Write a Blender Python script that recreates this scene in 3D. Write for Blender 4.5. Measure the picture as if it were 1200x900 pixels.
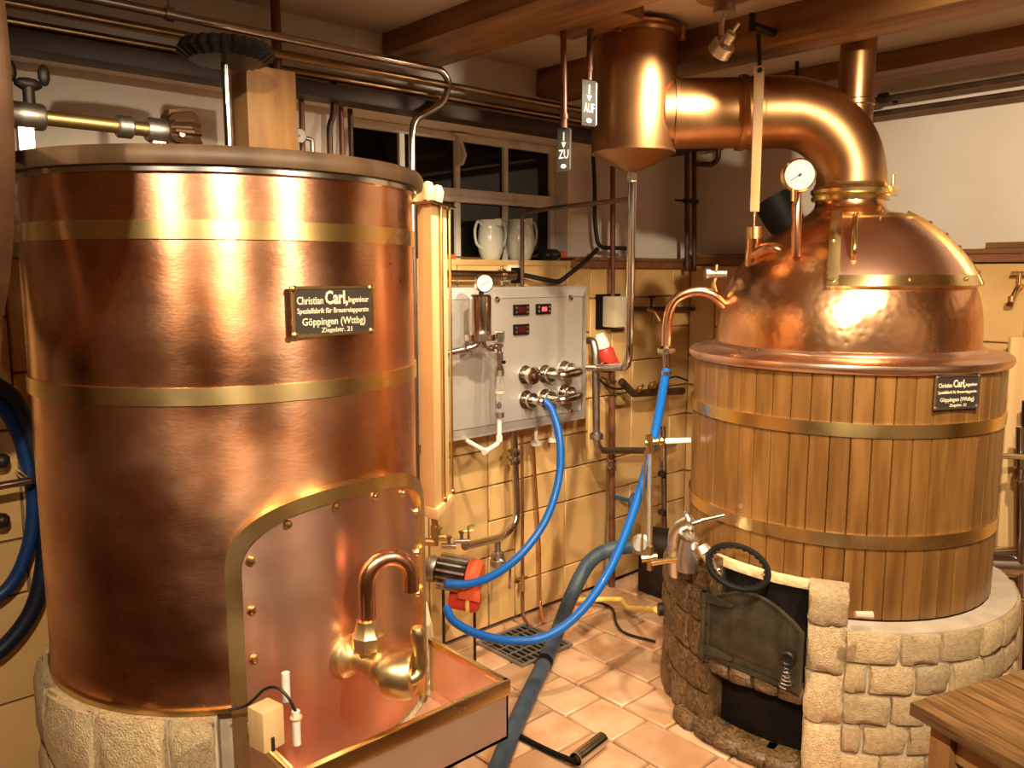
import bpy, bmesh, math, random
from mathutils import Vector, Matrix, noise
random.seed(7)
for _o in list(bpy.data.objects):
    bpy.data.objects.remove(_o)
SC = bpy.context.scene
COL = SC.collection
PI = math.pi
R = math.radians

# ------------------------------------------------------------------ camera
# room axes: +X runs along the panel wall, +Y points into it, Z up (metres)
FPX, HOR, ZC, YAW = 960.0, 130.0, 1.6, R(42.3)
PITCH = math.atan(HOR / FPX)
cd = bpy.data.cameras.new('camera')
cam = bpy.data.objects.new('camera', cd)
COL.objects.link(cam)
cd.sensor_fit = 'HORIZONTAL'
cd.sensor_width = 36.0
cd.lens = 36.0 * FPX / 1200.0
cd.clip_start = 0.02
cam.location = (0, 0, ZC)
cam.rotation_euler = (PI / 2 - PITCH, 0, -YAW)
SC.camera = cam

# ------------------------------------------------------------------ light
wd = bpy.data.worlds.new('world')
SC.world = wd
wd.use_nodes = True
wd.node_tree.nodes['Background'].inputs[0].default_value = (1.0, 0.72, 0.42, 1)
wd.node_tree.nodes['Background'].inputs[1].default_value = 0.03
SC.view_settings.view_transform = 'Standard'
SC.view_settings.look = 'None'
SC.view_settings.gamma = 1.0
SC.view_settings.use_curve_mapping = False
SC.view_settings.exposure = 0.38
WARM = (1.0, 0.82, 0.58)


def spot(loc, aim, power, angle=110, blend=0.6, rad=0.03, col=WARM):
    l = bpy.data.lights.new('ceiling_spot_lamp', 'SPOT')
    l.energy = power
    l.color = col
    l.spot_size = R(angle)
    l.spot_blend = blend
    l.shadow_soft_size = rad
    o = bpy.data.objects.new('ceiling_spot_lamp', l)
    COL.objects.link(o)
    o.location = loc
    o.rotation_euler = (Vector(aim) - Vector(loc)).to_track_quat('-Z', 'Y').to_euler()
    return o


spot((1.55, 1.45, 2.42), (1.98, 2.35, 0.65), 115, 84, 0.5)         # over the control panel
spot((-0.08, -0.1, 2.36), (1.05, 2.0, 0.80), 170, 60, 0.3)        # above the viewer, to the mash tun
spot((0.15, -0.05, 2.38), (2.8, 1.08, 0.75), 200, 42, 0.5)        # added above the viewer to brighten the kettle and its hoops
spot((1.70, 0.25, 2.33), (3.05, 0.80, 1.15), 160, 100, 0.5)        # between the vessels
spot((-0.80, 0.70, 2.38), (0.75, 1.75, 1.40), 95, 46, 0.8)        # left of the viewer, narrow
spot((1.25, -0.55, 2.40), (1.05, 1.7, 1.05), 150, 62, 0.5)        # added fill behind the viewer, brightens the mash tun
spot((2.2, -1.2, 2.40), (1.7, -2.4, 0.9), 45, 150, 0.8)           # added fill at the far end, lights the unseen front wall


# ------------------------------------------------------------------ helpers
def V3(*a):
    return Vector(a)


_sy, _cy, _sp, _cp = math.sin(YAW), math.cos(YAW), math.sin(PITCH), math.cos(PITCH)
FW = V3(_sy, _cy, 0)
RT = V3(_cy, -_sy, 0)


def at(x, y, u=None, v=None, z=None, d=None):
    """world point seen in direction (x, y), on the plane X=u, Y=v, Z=z or at forward distance d"""
    dx, dy = x - 600.0, y - 450.0
    r = FW * (FPX * _cp - dy * _sp) + RT * dx
    r.z = -dy * _cp - FPX * _sp
    if u is not None:
        t = u / r.x
    elif v is not None:
        t = v / r.y
    elif z is not None:
        t = (z - ZC) / r.z
    else:
        t = d / (FPX * _cp - dy * _sp)
    return V3(0, 0, ZC) + r * t


def fillet(pts, rad, seg=5):
    pts = [Vector(p) for p in pts]
    out = [pts[0]]
    for i in range(1, len(pts) - 1):
        a, b, c = pts[i - 1], pts[i], pts[i + 1]
        la, lc = (a - b).length, (c - b).length
        k = min(rad, la * .48, lc * .48)
        p, q = b + (a - b).normalized() * k, b + (c - b).normalized() * k
        for s in range(seg + 1):
            t = s / seg
            out.append(p * (1 - t) ** 2 + b * 2 * t * (1 - t) + q * t * t)
    out.append(pts[-1])
    return out


def catmull(pts, res=8):
    pts = [Vector(p) for p in pts]
    P = [pts[0] * 2 - pts[1]] + pts + [pts[-1] * 2 - pts[-2]]
    out = []
    for i in range(1, len(P) - 2):
        a, b, c, d = P[i - 1], P[i], P[i + 1], P[i + 2]
        for s in range(res):
            t = s / res
            out.append(0.5 * ((2 * b) + (c - a) * t + (2 * a - 5 * b + 4 * c - d) * t * t + (3 * b - a - 3 * c + d) * t ** 3))
    out.append(pts[-1])
    return out


def frame_of(d):
    d = Vector(d).normalized()
    up = V3(0, 0, 1) if abs(d.z) < 0.95 else V3(1, 0, 0)
    x = d.cross(up).normalized()
    return x, d.cross(x).normalized(), d


class MB:
    def __init__(s):
        s.v, s.f = [], []

    def add(s, vs, fs):
        o = len(s.v)
        s.v += [tuple(p) for p in vs]
        s.f += [tuple(i + o for i in f) for f in fs]
        return s

    def box(s, x0, x1, y0, y1, z0, z1):
        return s.obox(V3((x0 + x1) / 2, (y0 + y1) / 2, (z0 + z1) / 2), V3((x1 - x0) / 2, 0, 0), V3(0, (y1 - y0) / 2, 0), V3(0, 0, (z1 - z0) / 2))

    def obox(s, c, a, b, e):
        c, a, b, e = Vector(c), Vector(a), Vector(b), Vector(e)
        vs = [c + a * i + b * j + e * k for k in (-1, 1) for j in (-1, 1) for i in (-1, 1)]
        return s.add(vs, [(0, 2, 3, 1), (4, 5, 7, 6), (0, 1, 5, 4), (2, 6, 7, 3), (0, 4, 6, 2), (1, 3, 7, 5)])

    def tube(s, pts, r, n=10, cap=True, closed=False):
        pts = [Vector(p) for p in pts]
        m = len(pts)
        rr = r if isinstance(r, (list, tuple)) else [r] * m
        x = None
        vs = []
        for i in range(m):
            if closed:
                d = pts[(i + 1) % m] - pts[i - 1]
            else:
                d = pts[min(i + 1, m - 1)] - pts[max(i - 1, 0)]
            d.normalize()
            if x is None:
                x, y, _ = frame_of(d)
            else:
                x = (x - d * x.dot(d)).normalized()
                y = d.cross(x)
            for k in range(n):
                a = 2 * PI * k / n
                vs.append(pts[i] + (x * math.cos(a) + y * math.sin(a)) * rr[i])
        fs = []
        for i in range(m if closed else m - 1):
            j = (i + 1) % m
            for k in range(n):
                l = (k + 1) % n
                fs.append((i * n + k, i * n + l, j * n + l, j * n + k))
        if cap and not closed:
            fs.append(tuple(range(n - 1, -1, -1)))
            fs.append(tuple((m - 1) * n + k for k in range(n)))
        return s.add(vs, fs)

    def cyl(s, p0, p1, r0, r1=None, n=18):
        return s.tube([p0, p1], [r0, r0 if r1 is None else r1], n)

    def lathe(s, prof, org, axis=(0, 0, 1), n=32, closed=False):
        """profile of (radius, height) turned about axis through org"""
        x, y, d = frame_of(axis)
        org = Vector(org)
        m = len(prof)
        vs = [org + d * h + (x * math.cos(2 * PI * k / n) + y * math.sin(2 * PI * k / n)) * max(r, 1e-5) for r, h in prof for k in range(n)]
        fs = []
        for i in range(m if closed else m - 1):
            j = (i + 1) % m
            for k in range(n):
                l = (k + 1) % n
                fs.append((i * n + k, i * n + l, j * n + l, j * n + k))
        if not closed:
            fs.append(tuple(range(n - 1, -1, -1)))
            fs.append(tuple((m - 1) * n + k for k in range(n)))
        return s.add(vs, fs)

    def sphere(s, c, r, n=12, sc=(1, 1, 1)):
        c = Vector(c)
        vs, fs = [], []
        m = n // 2
        for i in range(m + 1):
            t = PI * i / m
            for k in range(n):
                a = 2 * PI * k / n
                vs.append(c + V3(r * sc[0] * math.sin(t) * math.cos(a), r * sc[1] * math.sin(t) * math.sin(a), r * sc[2] * math.cos(t)))
        for i in range(m):
            for k in range(n):
                l = (k + 1) % n
                fs.append((i * n + k, i * n + l, (i + 1) * n + l, (i + 1) * n + k))
        return s.add(vs, fs)

    def ring(s, c, axis, rad, r, n=28, m=8):
        x, y, d = frame_of(axis)
        return s.tube([Vector(c) + (x * math.cos(2 * PI * i / n) + y * math.sin(2 * PI * i / n)) * rad for i in range(n)], r, m, closed=True)

    def prism(s, poly, fn, h0, h1):
        """polygon poly of (a, b), extruded from h0 to h1, mapped through fn(a, b, h)"""
        n = len(poly)
        vs = [fn(a, b, h) for h in (h0, h1) for a, b in poly]
        fs = [tuple(range(n - 1, -1, -1)), tuple(range(n, 2 * n))] + [(k, (k + 1) % n, n + (k + 1) % n, n + k) for k in range(n)]
        return s.add(vs, fs)

    def band(s, inner, outer, fn, h0, h1, closed=True):
        """strip between two polylines, extruded"""
        n = len(inner)
        vs = [fn(a, b, h) for h in (h0, h1) for a, b in inner + outer]
        fs = []
        for k in range(n if closed else n - 1):
            l = (k + 1) % n
            i0, i1, o0, o1 = k, l, n + k, n + l
            t = 2 * n
            fs += [(i0, i1, o1, o0), (i0 + t, o0 + t, o1 + t, i1 + t), (o0, o1, o1 + t, o0 + t), (i0, i0 + t, i1 + t, i1)]
        if not closed:
            t = 2 * n
            fs += [(0, n, n + t, t), (n - 1, n - 1 + t, 2 * n - 1 + t, 2 * n - 1)]
        return s.add(vs, fs)

    def mesh(s, name, org=(0, 0, 0), bev=0, ang=38, seg=2):
        me = bpy.data.meshes.new(name)
        o = Vector(org)
        me.from_pydata([tuple(Vector(p) - o) for p in s.v], [], s.f)
        bm = bmesh.new()
        bm.from_mesh(me)
        bmesh.ops.remove_doubles(bm, verts=bm.verts, dist=1e-6)
        bmesh.ops.dissolve_degenerate(bm, edges=bm.edges, dist=1e-6)
        bmesh.ops.recalc_face_normals(bm, faces=bm.faces)
        if bev:
            es = [e for e in bm.edges if len(e.link_faces) == 2 and e.calc_face_angle(0) > R(30)]
            bmesh.ops.bevel(bm, geom=es, offset=bev, segments=seg, affect='EDGES', profile=.6)
        for f in bm.faces:
            f.smooth = True
        bm.to_mesh(me)
        bm.free()
        me.set_sharp_from_angle(angle=R(ang))
        return me


ORG = {}


def link(name, data, mat, parent=None, loc=None):
    o = bpy.data.objects.new(name, data)
    COL.objects.link(o)
    if mat is not None:
        data.materials.clear()
        data.materials.append(mat)
    po = ORG[parent.name] if parent else V3(0, 0, 0)
    w = Vector(loc) if loc is not None else po
    o.location = w - po
    if parent:
        o.parent = parent
    ORG[o.name] = w
    return o


def obj(name, mb, mat, parent=None, bev=0, ang=38, loc=None, label=None):
    org = Vector(loc) if loc is not None else (ORG[parent.name] if parent else sum((Vector(p) for p in mb.v), V3(0, 0, 0)) / len(mb.v))
    o = link(name, mb.mesh(name, org, bev, ang), mat, parent, org)
    if label:
        o['label'] = label
    return o


def tag(o, label, cat, group=None):
    o['label'] = label
    o['category'] = cat
    if group:
        o['group'] = group
    return o


def thing(name, label, cat, loc, group=None):
    o = bpy.data.objects.new(name, None)
    COL.objects.link(o)
    o.empty_display_size = 0.05
    o.location = loc
    ORG[o.name] = Vector(loc)
    return tag(o, label, cat, group)


def one(name, mb, mat, label, cat, group=None, bev=0, ang=38):
    return tag(obj(name, mb, mat, None, bev, ang), label, cat, group)


def struct(name, mb, mat, bev=0):
    o = obj(name, mb, mat, None, bev)
    o['kind'] = 'structure'
    return o


def pipe(name, pts, r, mat, label=None, cat='pipe', rad=0.05, n=10, parent=None, group=None, smooth=False):
    m = MB()
    m.tube(catmull(pts) if smooth else (fillet(pts, rad) if len(pts) > 2 else pts), r, n)
    if parent:
        return obj(name, m, mat, parent)
    return one(name, m, mat, label, cat, group)


# ------------------------------------------------------------------ materials
def mat(name, col, rough=.5, metal=0., var=0., col2=None, scale=8., stretch=(1, 1, 1), rvar=0., bump=0., bscale=40., bstretch=None,
        rnd=0., coat=0., detail=5., emit=None, trans=0., ior=1.45, vor=0., vscale=30., spec=None, lo=.35, hi=.65, aniso=0., bdist=.004):
    m = bpy.data.materials.new(name)
    m.use_nodes = True
    nt = m.node_tree
    N, L = nt.nodes, nt.links
    b = N['Principled BSDF']
    b.inputs['Metallic'].default_value = metal
    b.inputs['Roughness'].default_value = rough
    b.inputs['Base Color'].default_value = (*col, 1)
    b.inputs['Coat Weight'].default_value = coat
    b.inputs['IOR'].default_value = ior
    b.inputs['Transmission Weight'].default_value = trans
    if aniso:
        b.inputs['Anisotropic'].default_value = aniso
        b.inputs['Anisotropic Rotation'].default_value = .25
        tg_ = N.new('ShaderNodeTangent')
        tg_.direction_type = 'RADIAL'
        tg_.axis = 'Z'
        L.new(tg_.outputs[0], b.inputs['Tangent'])
    if spec is not None:
        b.inputs['Specular IOR Level'].default_value = spec
    if emit:
        b.inputs['Emission Color'].default_value = (*emit[0], 1)
        b.inputs['Emission Strength'].default_value = emit[1]
    tc = N.new('ShaderNodeTexCoord')

    def nz(sc, st, off=0., det=detail):
        mp = N.new('ShaderNodeMapping')
        mp.inputs['Scale'].default_value = st
        mp.inputs['Location'].default_value = (off, off * .7, off * .3)
        L.new(tc.outputs['Object'], mp.inputs['Vector'])
        src = mp.outputs['Vector']
        if rnd:
            oi = N.new('ShaderNodeObjectInfo')
            mul = N.new('ShaderNodeVectorMath')
            mul.operation = 'SCALE'
            mul.inputs[0].default_value = (17., 11., 23.)
            L.new(oi.outputs['Random'], mul.inputs['Scale'])
            ad = N.new('ShaderNodeVectorMath')
            L.new(src, ad.inputs[0])
            L.new(mul.outputs[0], ad.inputs[1])
            src = ad.outputs[0]
        n = N.new('ShaderNodeTexNoise')
        n.inputs['Scale'].default_value = sc
        n.inputs['Detail'].default_value = det
        L.new(src, n.inputs['Vector'])
        return n.outputs['Fac']
    out = None
    if col2 is not None:
        mr = N.new('ShaderNodeMapRange')
        mr.inputs['From Min'].default_value = lo
        mr.inputs['From Max'].default_value = hi
        L.new(nz(scale, stretch), mr.inputs['Value'])
        mx = N.new('ShaderNodeMix')
        mx.data_type = 'RGBA'
        mx.inputs['A'].default_value = (*col, 1)
        mx.inputs['B'].default_value = (*col2, 1)
        L.new(mr.outputs[0], mx.inputs['Factor'])
        out = mx.outputs['Result']
    if rnd:
        oi = N.new('ShaderNodeObjectInfo')
        mr = N.new('ShaderNodeMapRange')
        mr.inputs['To Min'].default_value = 1 - rnd
        mr.inputs['To Max'].default_value = 1 + rnd * .5
        L.new(oi.outputs['Random'], mr.inputs['Value'])
        hs = N.new('ShaderNodeHueSaturation')
        L.new(mr.outputs[0], hs.inputs['Value'])
        if out is not None:
            L.new(out, hs.inputs['Color'])
        else:
            hs.inputs['Color'].default_value = (*col, 1)
        out = hs.outputs['Color']
    if out is not None:
        L.new(out, b.inputs['Base Color'])
    if rvar:
        mr = N.new('ShaderNodeMapRange')
        mr.inputs['From Min'].default_value = .3
        mr.inputs['From Max'].default_value = .7
        mr.inputs['To Min'].default_value = max(.03, rough - rvar)
        mr.inputs['To Max'].default_value = rough + rvar
        L.new(nz(scale * .8, stretch, 3.), mr.inputs['Value'])
        L.new(mr.outputs[0], b.inputs['Roughness'])
    if bump or vor:
        bp = N.new('ShaderNodeBump')
        bp.inputs['Distance'].default_value = bdist
        if vor:
            vo = N.new('ShaderNodeTexVoronoi')
            vo.feature = 'SMOOTH_F1'
            vo.inputs['Scale'].default_value = vscale
            L.new(tc.outputs['Object'], vo.inputs['Vector'])
            L.new(vo.outputs['Distance'], bp.inputs['Height'])
            bp.inputs['Strength'].default_value = vor
        else:
            L.new(nz(bscale, bstretch or stretch, 9.), bp.inputs['Height'])
            bp.inputs['Strength'].default_value = bump
        L.new(bp.outputs['Normal'], b.inputs['Normal'])
    return m


M = {}
M['copper'] = mat('copper_brushed', (.60, .25, .11), .31, 1, aniso=.7, col2=(.90, .53, .34), scale=3.4, stretch=(1, 1, 1.4), detail=9, rvar=.15, bump=.08, bscale=60, bstretch=(1, 1, 3))
M['copper_plate'] = mat('copper_plate', (.74, .40, .27), .33, 1, aniso=.7, col2=(.88, .58, .45), scale=3, rvar=.08, bump=.05, bscale=50)
M['copper_tray'] = mat('copper_tray_sheet', (.76, .48, .34), .42, .8, col2=(.86, .62, .48), scale=4, rvar=.08, bump=.04)
M['copper_hatch'] = mat('copper_hatch', (.72, .38, .23), .30, 1, col2=(.84, .52, .36), scale=3, rvar=.06, bump=.04)
M['copper_brim'] = mat('copper_brim', (.80, .50, .34), .30, 1, col2=(.86, .60, .45), scale=4, rvar=.06)
M['copper_dome'] = mat('copper_hammered', (.74, .36, .16), .25, 1, col2=(.85, .50, .27), scale=3, rvar=.06, vor=.30, vscale=42)
M['copper_brown'] = mat('copper_aged', (.42, .21, .085), .36, 1, col2=(.56, .31, .14), scale=4, stretch=(1, 1, .6), rvar=.08, bump=.04)
M['copper_pipe'] = mat('copper_pipe', (.80, .42, .24), .25, 1, rvar=.05)
M['brass'] = mat('brass', (.80, .58, .22), .26, 1, col2=(.88, .68, .34), scale=6, rvar=.07, bump=.03)
M['brass_cast'] = mat('cast_brass', (.82, .60, .28), .36, 1, col2=(.88, .68, .38), scale=8, rvar=.08)
M['hoop'] = mat('brass_hoop', (.86, .62, .24), .28, 1, col2=(.92, .72, .36), scale=5, rvar=.06, aniso=.6)
M['brass_dull'] = mat('brass_dull', (.52, .34, .12), .38, 1, col2=(.68, .48, .20), scale=6, rvar=.08)
M['steel'] = mat('polished_steel', (.62, .58, .53), .18, 1, rvar=.04)
M['steel_panel'] = mat('brushed_panel_steel', (.60, .56, .50), .42, .6, col2=(.66, .62, .56), scale=3, rvar=.04, bump=.03, bscale=90, bstretch=(1, 1, 9))
M['steel_dull'] = mat('dull_cast_steel', (.52, .48, .43), .40, 1, col2=(.42, .38, .33), scale=20, bump=.08)
M['iron'] = mat('dark_iron', (.022, .017, .014), .45, .6, col2=(.045, .032, .024), scale=14, bump=.1)
M['castiron'] = mat('greenish_cast_iron', (.045, .043, .028), .42, .6, col2=(.085, .07, .045), scale=18, bump=.12, bscale=60)
M['rustpipe'] = mat('red_brown_painted_pipe', (.14, .05, .03), .4, .2, col2=(.22, .09, .045), scale=12)
M['darkpipe'] = mat('dark_brown_pipe', (.055, .028, .018), .38, .3, col2=(.10, .05, .03), scale=12)
M['bronze_pipe'] = mat('tarnished_bronze_pipe', (.22, .13, .06), .3, 1, col2=(.32, .21, .11), scale=7)
M['flywheel'] = mat('rusty_brown_wheel', (.07, .03, .013), .5, .4, col2=(.12, .055, .022), scale=9, bump=.1)
M['oak'] = mat('oiled_oak_staves', (.26, .122, .032), .36, 0, col2=(.155, .066, .015), scale=3, stretch=(9, 9, 1), bump=.05, bscale=14, rnd=.16, coat=.2)
M['beam'] = mat('brown_timber_beam', (.34, .165, .052), .55, 0, col2=(.16, .065, .02), scale=3.2, stretch=(6, .7, 6), bump=.08, bscale=14)
M['darkwood'] = mat('dark_stained_wood', (.030, .013, .007), .5, 0, col2=(.055, .024, .012), scale=4, stretch=(1, 6, 6))
M['capwood'] = mat('red_brown_cap_moulding', (.16, .065, .025), .45, 0, col2=(.24, .10, .04), scale=4, stretch=(6, 1, 6))
M['pine'] = mat('pale_pine', (.78, .52, .25), .5, 0, col2=(.68, .42, .18), scale=4, stretch=(6, 6, .6), bump=.03)
M['postwood'] = mat('honey_wood_post', (.48, .25, .085), .5, 0, col2=(.32, .15, .05), scale=4, stretch=(5, 5, .8), bump=.04)
M['lidwood'] = mat('dark_lid_wood', (.075, .040, .018), .5, 0, col2=(.14, .08, .04), scale=5, stretch=(2, 2, 1), bump=.04)
M['tablewood'] = mat('table_oak', (.26, .135, .048), .45, 0, col2=(.10, .047, .016), scale=7, stretch=(1.2, 14, 14), bump=.08, bscale=10, coat=.1)
M['stone'] = mat('rough_sandstone', (.80, .60, .35), .85, 0, col2=(.62, .43, .22), scale=9, bump=.8, bscale=30, rnd=.22, bdist=.012)
M['stone_soot'] = mat('sooty_glazed_stone', (.20, .115, .048), .34, 0, col2=(.055, .030, .013), scale=9, bump=.6, bscale=30, rnd=.25)
M['mortar'] = mat('pale_mortar', (.60, .50, .38), .9, 0, col2=(.50, .40, .29), scale=14, bump=.4)
M['soot'] = mat('soot_black', (.006, .004, .003), .8, 0, spec=.15, col2=(.012, .008, .005), scale=10, bump=.3)  # soot in the firebox; plain dark behind the staves and under the grate
M['walltile'] = mat('sandy_wall_tile', (.72, .46, .19), .42, 0, col2=(.56, .33, .115), scale=5, rnd=.16, bump=.06, bscale=24, lo=.3, hi=.75)
M['grout'] = mat('brown_grout', (.24, .15, .08), .9, 0)
M['floortile'] = mat('terracotta_floor_tile', (.50, .255, .125), .42, 0, col2=(.62, .39, .23), scale=7, rnd=.2, bump=.12, bscale=20, rvar=.12)
M['floorgrout'] = mat('dark_floor_grout', (.26, .15, .085), .85, 0)
M['plaster'] = mat('warm_white_plaster', (.76, .68, .58), .85, 0, col2=(.70, .61, .51), scale=3, bump=.12, bscale=30)
M['ceil'] = mat('cream_ceiling_plaster', (.56, .46, .36), .9, 0, col2=(.48, .38, .29), scale=2.5, bump=.1)
M['whitepaint'] = mat('white_painted_metal', (.72, .68, .60), .5, 0, col2=(.55, .47, .37), scale=16, lo=.5, hi=.8)
M['glass'] = mat('window_glass', (.004, .003, .002), .03, 0, spec=.45)
M['clearglass'] = mat('clear_gauge_glass', (.9, .9, .86), .05, 0, trans=.9)
M['porcelain'] = mat('white_porcelain', (.58, .58, .48), .16, 0, coat=.4)  # white glaze toned grey-green for the shade on the sill
M['plastic_white'] = mat('white_plastic', (.78, .74, .64), .4, 0)
M['cream_box'] = mat('cream_plastic_box', (.66, .58, .40), .45, 0)
M['red'] = mat('red_plastic', (.62, .045, .025), .4, 0)
M['redorange'] = mat('orange_red_paint', (.75, .11, .035), .4, 0)
M['yellow'] = mat('yellow_coated_pipe', (.86, .62, .14), .4, 0)
M['black'] = mat('black_rubber', (.006, .005, .004), .6, 0, spec=.15)
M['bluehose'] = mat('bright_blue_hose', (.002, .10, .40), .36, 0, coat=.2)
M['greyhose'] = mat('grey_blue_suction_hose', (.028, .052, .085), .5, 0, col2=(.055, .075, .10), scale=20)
M['shadeblue'] = mat('deep_blue_hose', (.003, .030, .12), .42, 0)  # hose blue darkened to put the corner's shade into the colour
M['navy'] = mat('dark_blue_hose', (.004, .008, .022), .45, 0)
M['bluebox'] = mat('dull_blue_plastic', (.04, .10, .22), .5, 0)
M['dial'] = mat('white_dial', (.62, .59, .50), .4, 0)
M['ink'] = mat('black_print', (.02, .018, .016), .5, 0)
M['plateblack'] = mat('blackened_plate_ground', (.06, .045, .035), .5, .4)
M['letter'] = mat('raised_brass_letters', (.95, .84, .60), .45, .3)
M['display_off'] = mat('dark_red_display', (.06, .006, .008), .2, 0)
M['display_on'] = mat('lit_red_digits', (.5, .02, .03), .4, 0, emit=((1, .05, .06), 4))
M['tagmetal'] = mat('dark_cut_metal_tag', (.018, .014, .010), .6, 0)
M['aluminium'] = mat('satin_aluminium', (.75, .71, .66), .30, 1)
M['cork'] = mat('pale_pink_cork', (.80, .50, .38), .8, 0)
M['grate'] = mat('grey_galvanised_grate', (.30, .27, .24), .5, .7)
M['lampface'] = mat('lit_lamp_face', (1, .9, .7), .3, 0, emit=((1, .8, .5), 6))
M['cable'] = mat('black_cable', (.012, .010, .009), .45, 0)
M['bottle'] = mat('dark_bottle', (.02, .02, .015), .15, 0)

# ------------------------------------------------------------------ the room
CEIL = 2.47
WT, WP = 2.70, 2.76            # tile face and plaster face of the panel wall
UR = 3.80                      # right wall
fl = struct('floor', MB().box(-2.3, UR + .04, -2.4, 2.76, -.12, -.012), M['floorgrout'])
struct('ceiling', MB().box(-2.3, UR + .04, -2.4, 2.76, CEIL, CEIL + .1), M['ceil'])
WU0, WU1, WZ0, WZ1 = 1.70, 2.87, 1.655, 2.20
m = MB()
m.box(-2.3, WU0, WP, 2.98, -.12, CEIL + .1).box(WU1, UR + .2, WP, 2.98, -.12, CEIL + .1)
m.box(WU0, WU1, WP, 2.98, -.12, WZ0 - .01).box(WU0, WU1, WP, 2.98, WZ1, CEIL + .1)
m.box(-2.3, UR + .04, 2.66, WP, 2.20, CEIL)
wb = struct('wall_back', m, M['plaster'])
wr = struct('wall_right', MB().box(UR + .04, UR + .2, -2.4, 2.76, -.12, CEIL + .1), M['plaster'])
struct('wall_left', MB().box(-2.5, -2.3, -2.4, 2.98, -.12, CEIL + .1), M['plaster'])
struct('wall_front', MB().box(-2.5, UR + .2, -2.6, -2.4, -.12, CEIL + .1), M['plaster'])
obj('grout_bed', MB().box(-2.3, UR + .04, WT + .006, WP, 0, 1.645), M['grout'], wb)
obj('grout_bed', MB().box(UR - .02, UR + .04, -2.4, WT + .006, 0, 1.645), M['grout'], wr)
obj('window_sill', MB().box(WU0 - .03, WU1, WT - .012, 2.90, 1.632, 1.657), M['walltile'], wb, bev=.003)

TILEMESH = {}


def tile_mesh(w, h, t, kind, bev=.004):
    k = (round(w, 3), round(h, 3), kind)
    if k not in TILEMESH:
        b = MB()
        if kind == 'back':
            b.box(-w / 2, w / 2, -t, t, -h / 2, h / 2)
        elif kind == 'right':
            b.box(-t, t, -w / 2, w / 2, -h / 2, h / 2)
        else:
            b.box(-w / 2, w / 2, -h / 2, h / 2, -t, t)
        TILEMESH[k] = b.mesh('tile', bev=bev, seg=1)
    return TILEMESH[k]


def romanesque(nx, nz, seed):
    rg = random.Random(seed)
    g = [[0] * nx for _ in range(nz)]
    out = []
    for j in range(nz):
        for i in range(nx):
            if g[j][i]:
                continue
            for w, h in rg.sample([(2, 1), (2, 2), (1, 1), (2, 1), (2, 2), (1, 2)], 6) + [(1, 1)]:
                if i + w <= nx and j + h <= nz and all(not g[j + b][i + a] for a in range(w) for b in range(h)):
                    for a in range(w):
                        for b in range(h):
                            g[j + b][i + a] = 1
                    out.append((i, j, w, h))
                    break
    return out


MOD = .1635
for i, j, w, h in romanesque(22, 10, 5):
    tw, th = w * MOD - .006, h * MOD - .006
    link('tile', tile_mesh(tw, th, .007, 'back'), M['walltile'], wb,
         (UR - .02 - 22 * MOD + (i + w / 2) * MOD, WT + random.uniform(-.001, .001), .006 + (j + h / 2) * MOD))
for i, j, w, h in romanesque(14, 10, 8):
    tw, th = w * MOD - .006, h * MOD - .006
    link('tile', tile_mesh(tw, th, .007, 'right'), M['walltile'], wr,
         (UR - .026 + random.uniform(-.001, .001), WT - .01 - 14 * MOD + (i + w / 2) * MOD, .006 + (j + h / 2) * MOD))
rg = random.Random(3)
u = -.35
while u < UR - .05:
    wdt = rg.choice((.20, .215, .23))
    wdt = min(wdt, UR - .02 - u)
    v = .15 - rg.random() * .2
    while v < WT - .03:
        ln = rg.choice((.20, .25, .30, .22))
        ln = min(ln, WT - .008 - v)
        if ln > .04:
            link('tile', tile_mesh(wdt - .008, ln - .008, .012, 'floor', .006), M['floortile'], fl,
                 (u + wdt / 2, v + ln / 2, -.012 + rg.uniform(-.002, .002))).rotation_euler = (R(rg.uniform(-.5, .5)), R(rg.uniform(-.5, .5)), R(rg.uniform(-.6, .6)))
        v += ln
    u += wdt

# cap moulding over the tiles
m = MB().box(WU1 - .05, UR - .02, 2.665, WP, 1.625, 1.672).box(WU1 - .05, UR - .02, 2.655, WP, 1.658, 1.676)
t1 = struct('trim_1', m, M['capwood'], bev=.004)
m = MB().box(UR - .055, UR + .04, -.4, 2.70, 1.645, 1.69).box(UR - .065, UR + .04, -.4, 2.70, 1.678, 1.70)
t2 = struct('trim_2', m, M['capwood'], bev=.004)
one('wooden_board', MB().box(UR - .05, UR + .035, .4, 1.22, 1.701, 1.725), M['beam'], 'flat brown wooden board lying on the moulding of the right wall', 'board', bev=.003)

# timber beams
for nm, a, b, z, lab in ((0, 1.77, 2.04, 2.395, 'heavy brown ceiling beam above the window, bearing the two hanging metal signs'),
                         (1, 2.56, 2.74, 2.355, 'brown timber ceiling beam with the wooden slat hung from its hook'),
                         (2, 3.38, 3.60, 2.395, 'brown timber ceiling beam running along the right wall above two pipes')):
    one('ceiling_beam', MB().box(a, b, -2.39, 2.655, z, CEIL + .02), M['beam'], lab, 'beam', 'timber ceiling beams', bev=.008)
one('mounting_plank', MB().box(2.045, 2.20, 1.78, 2.10, 2.415, CEIL), M['beam'], 'short brown plank under the ceiling holding two sign rods', 'plank', bev=.004)

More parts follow.
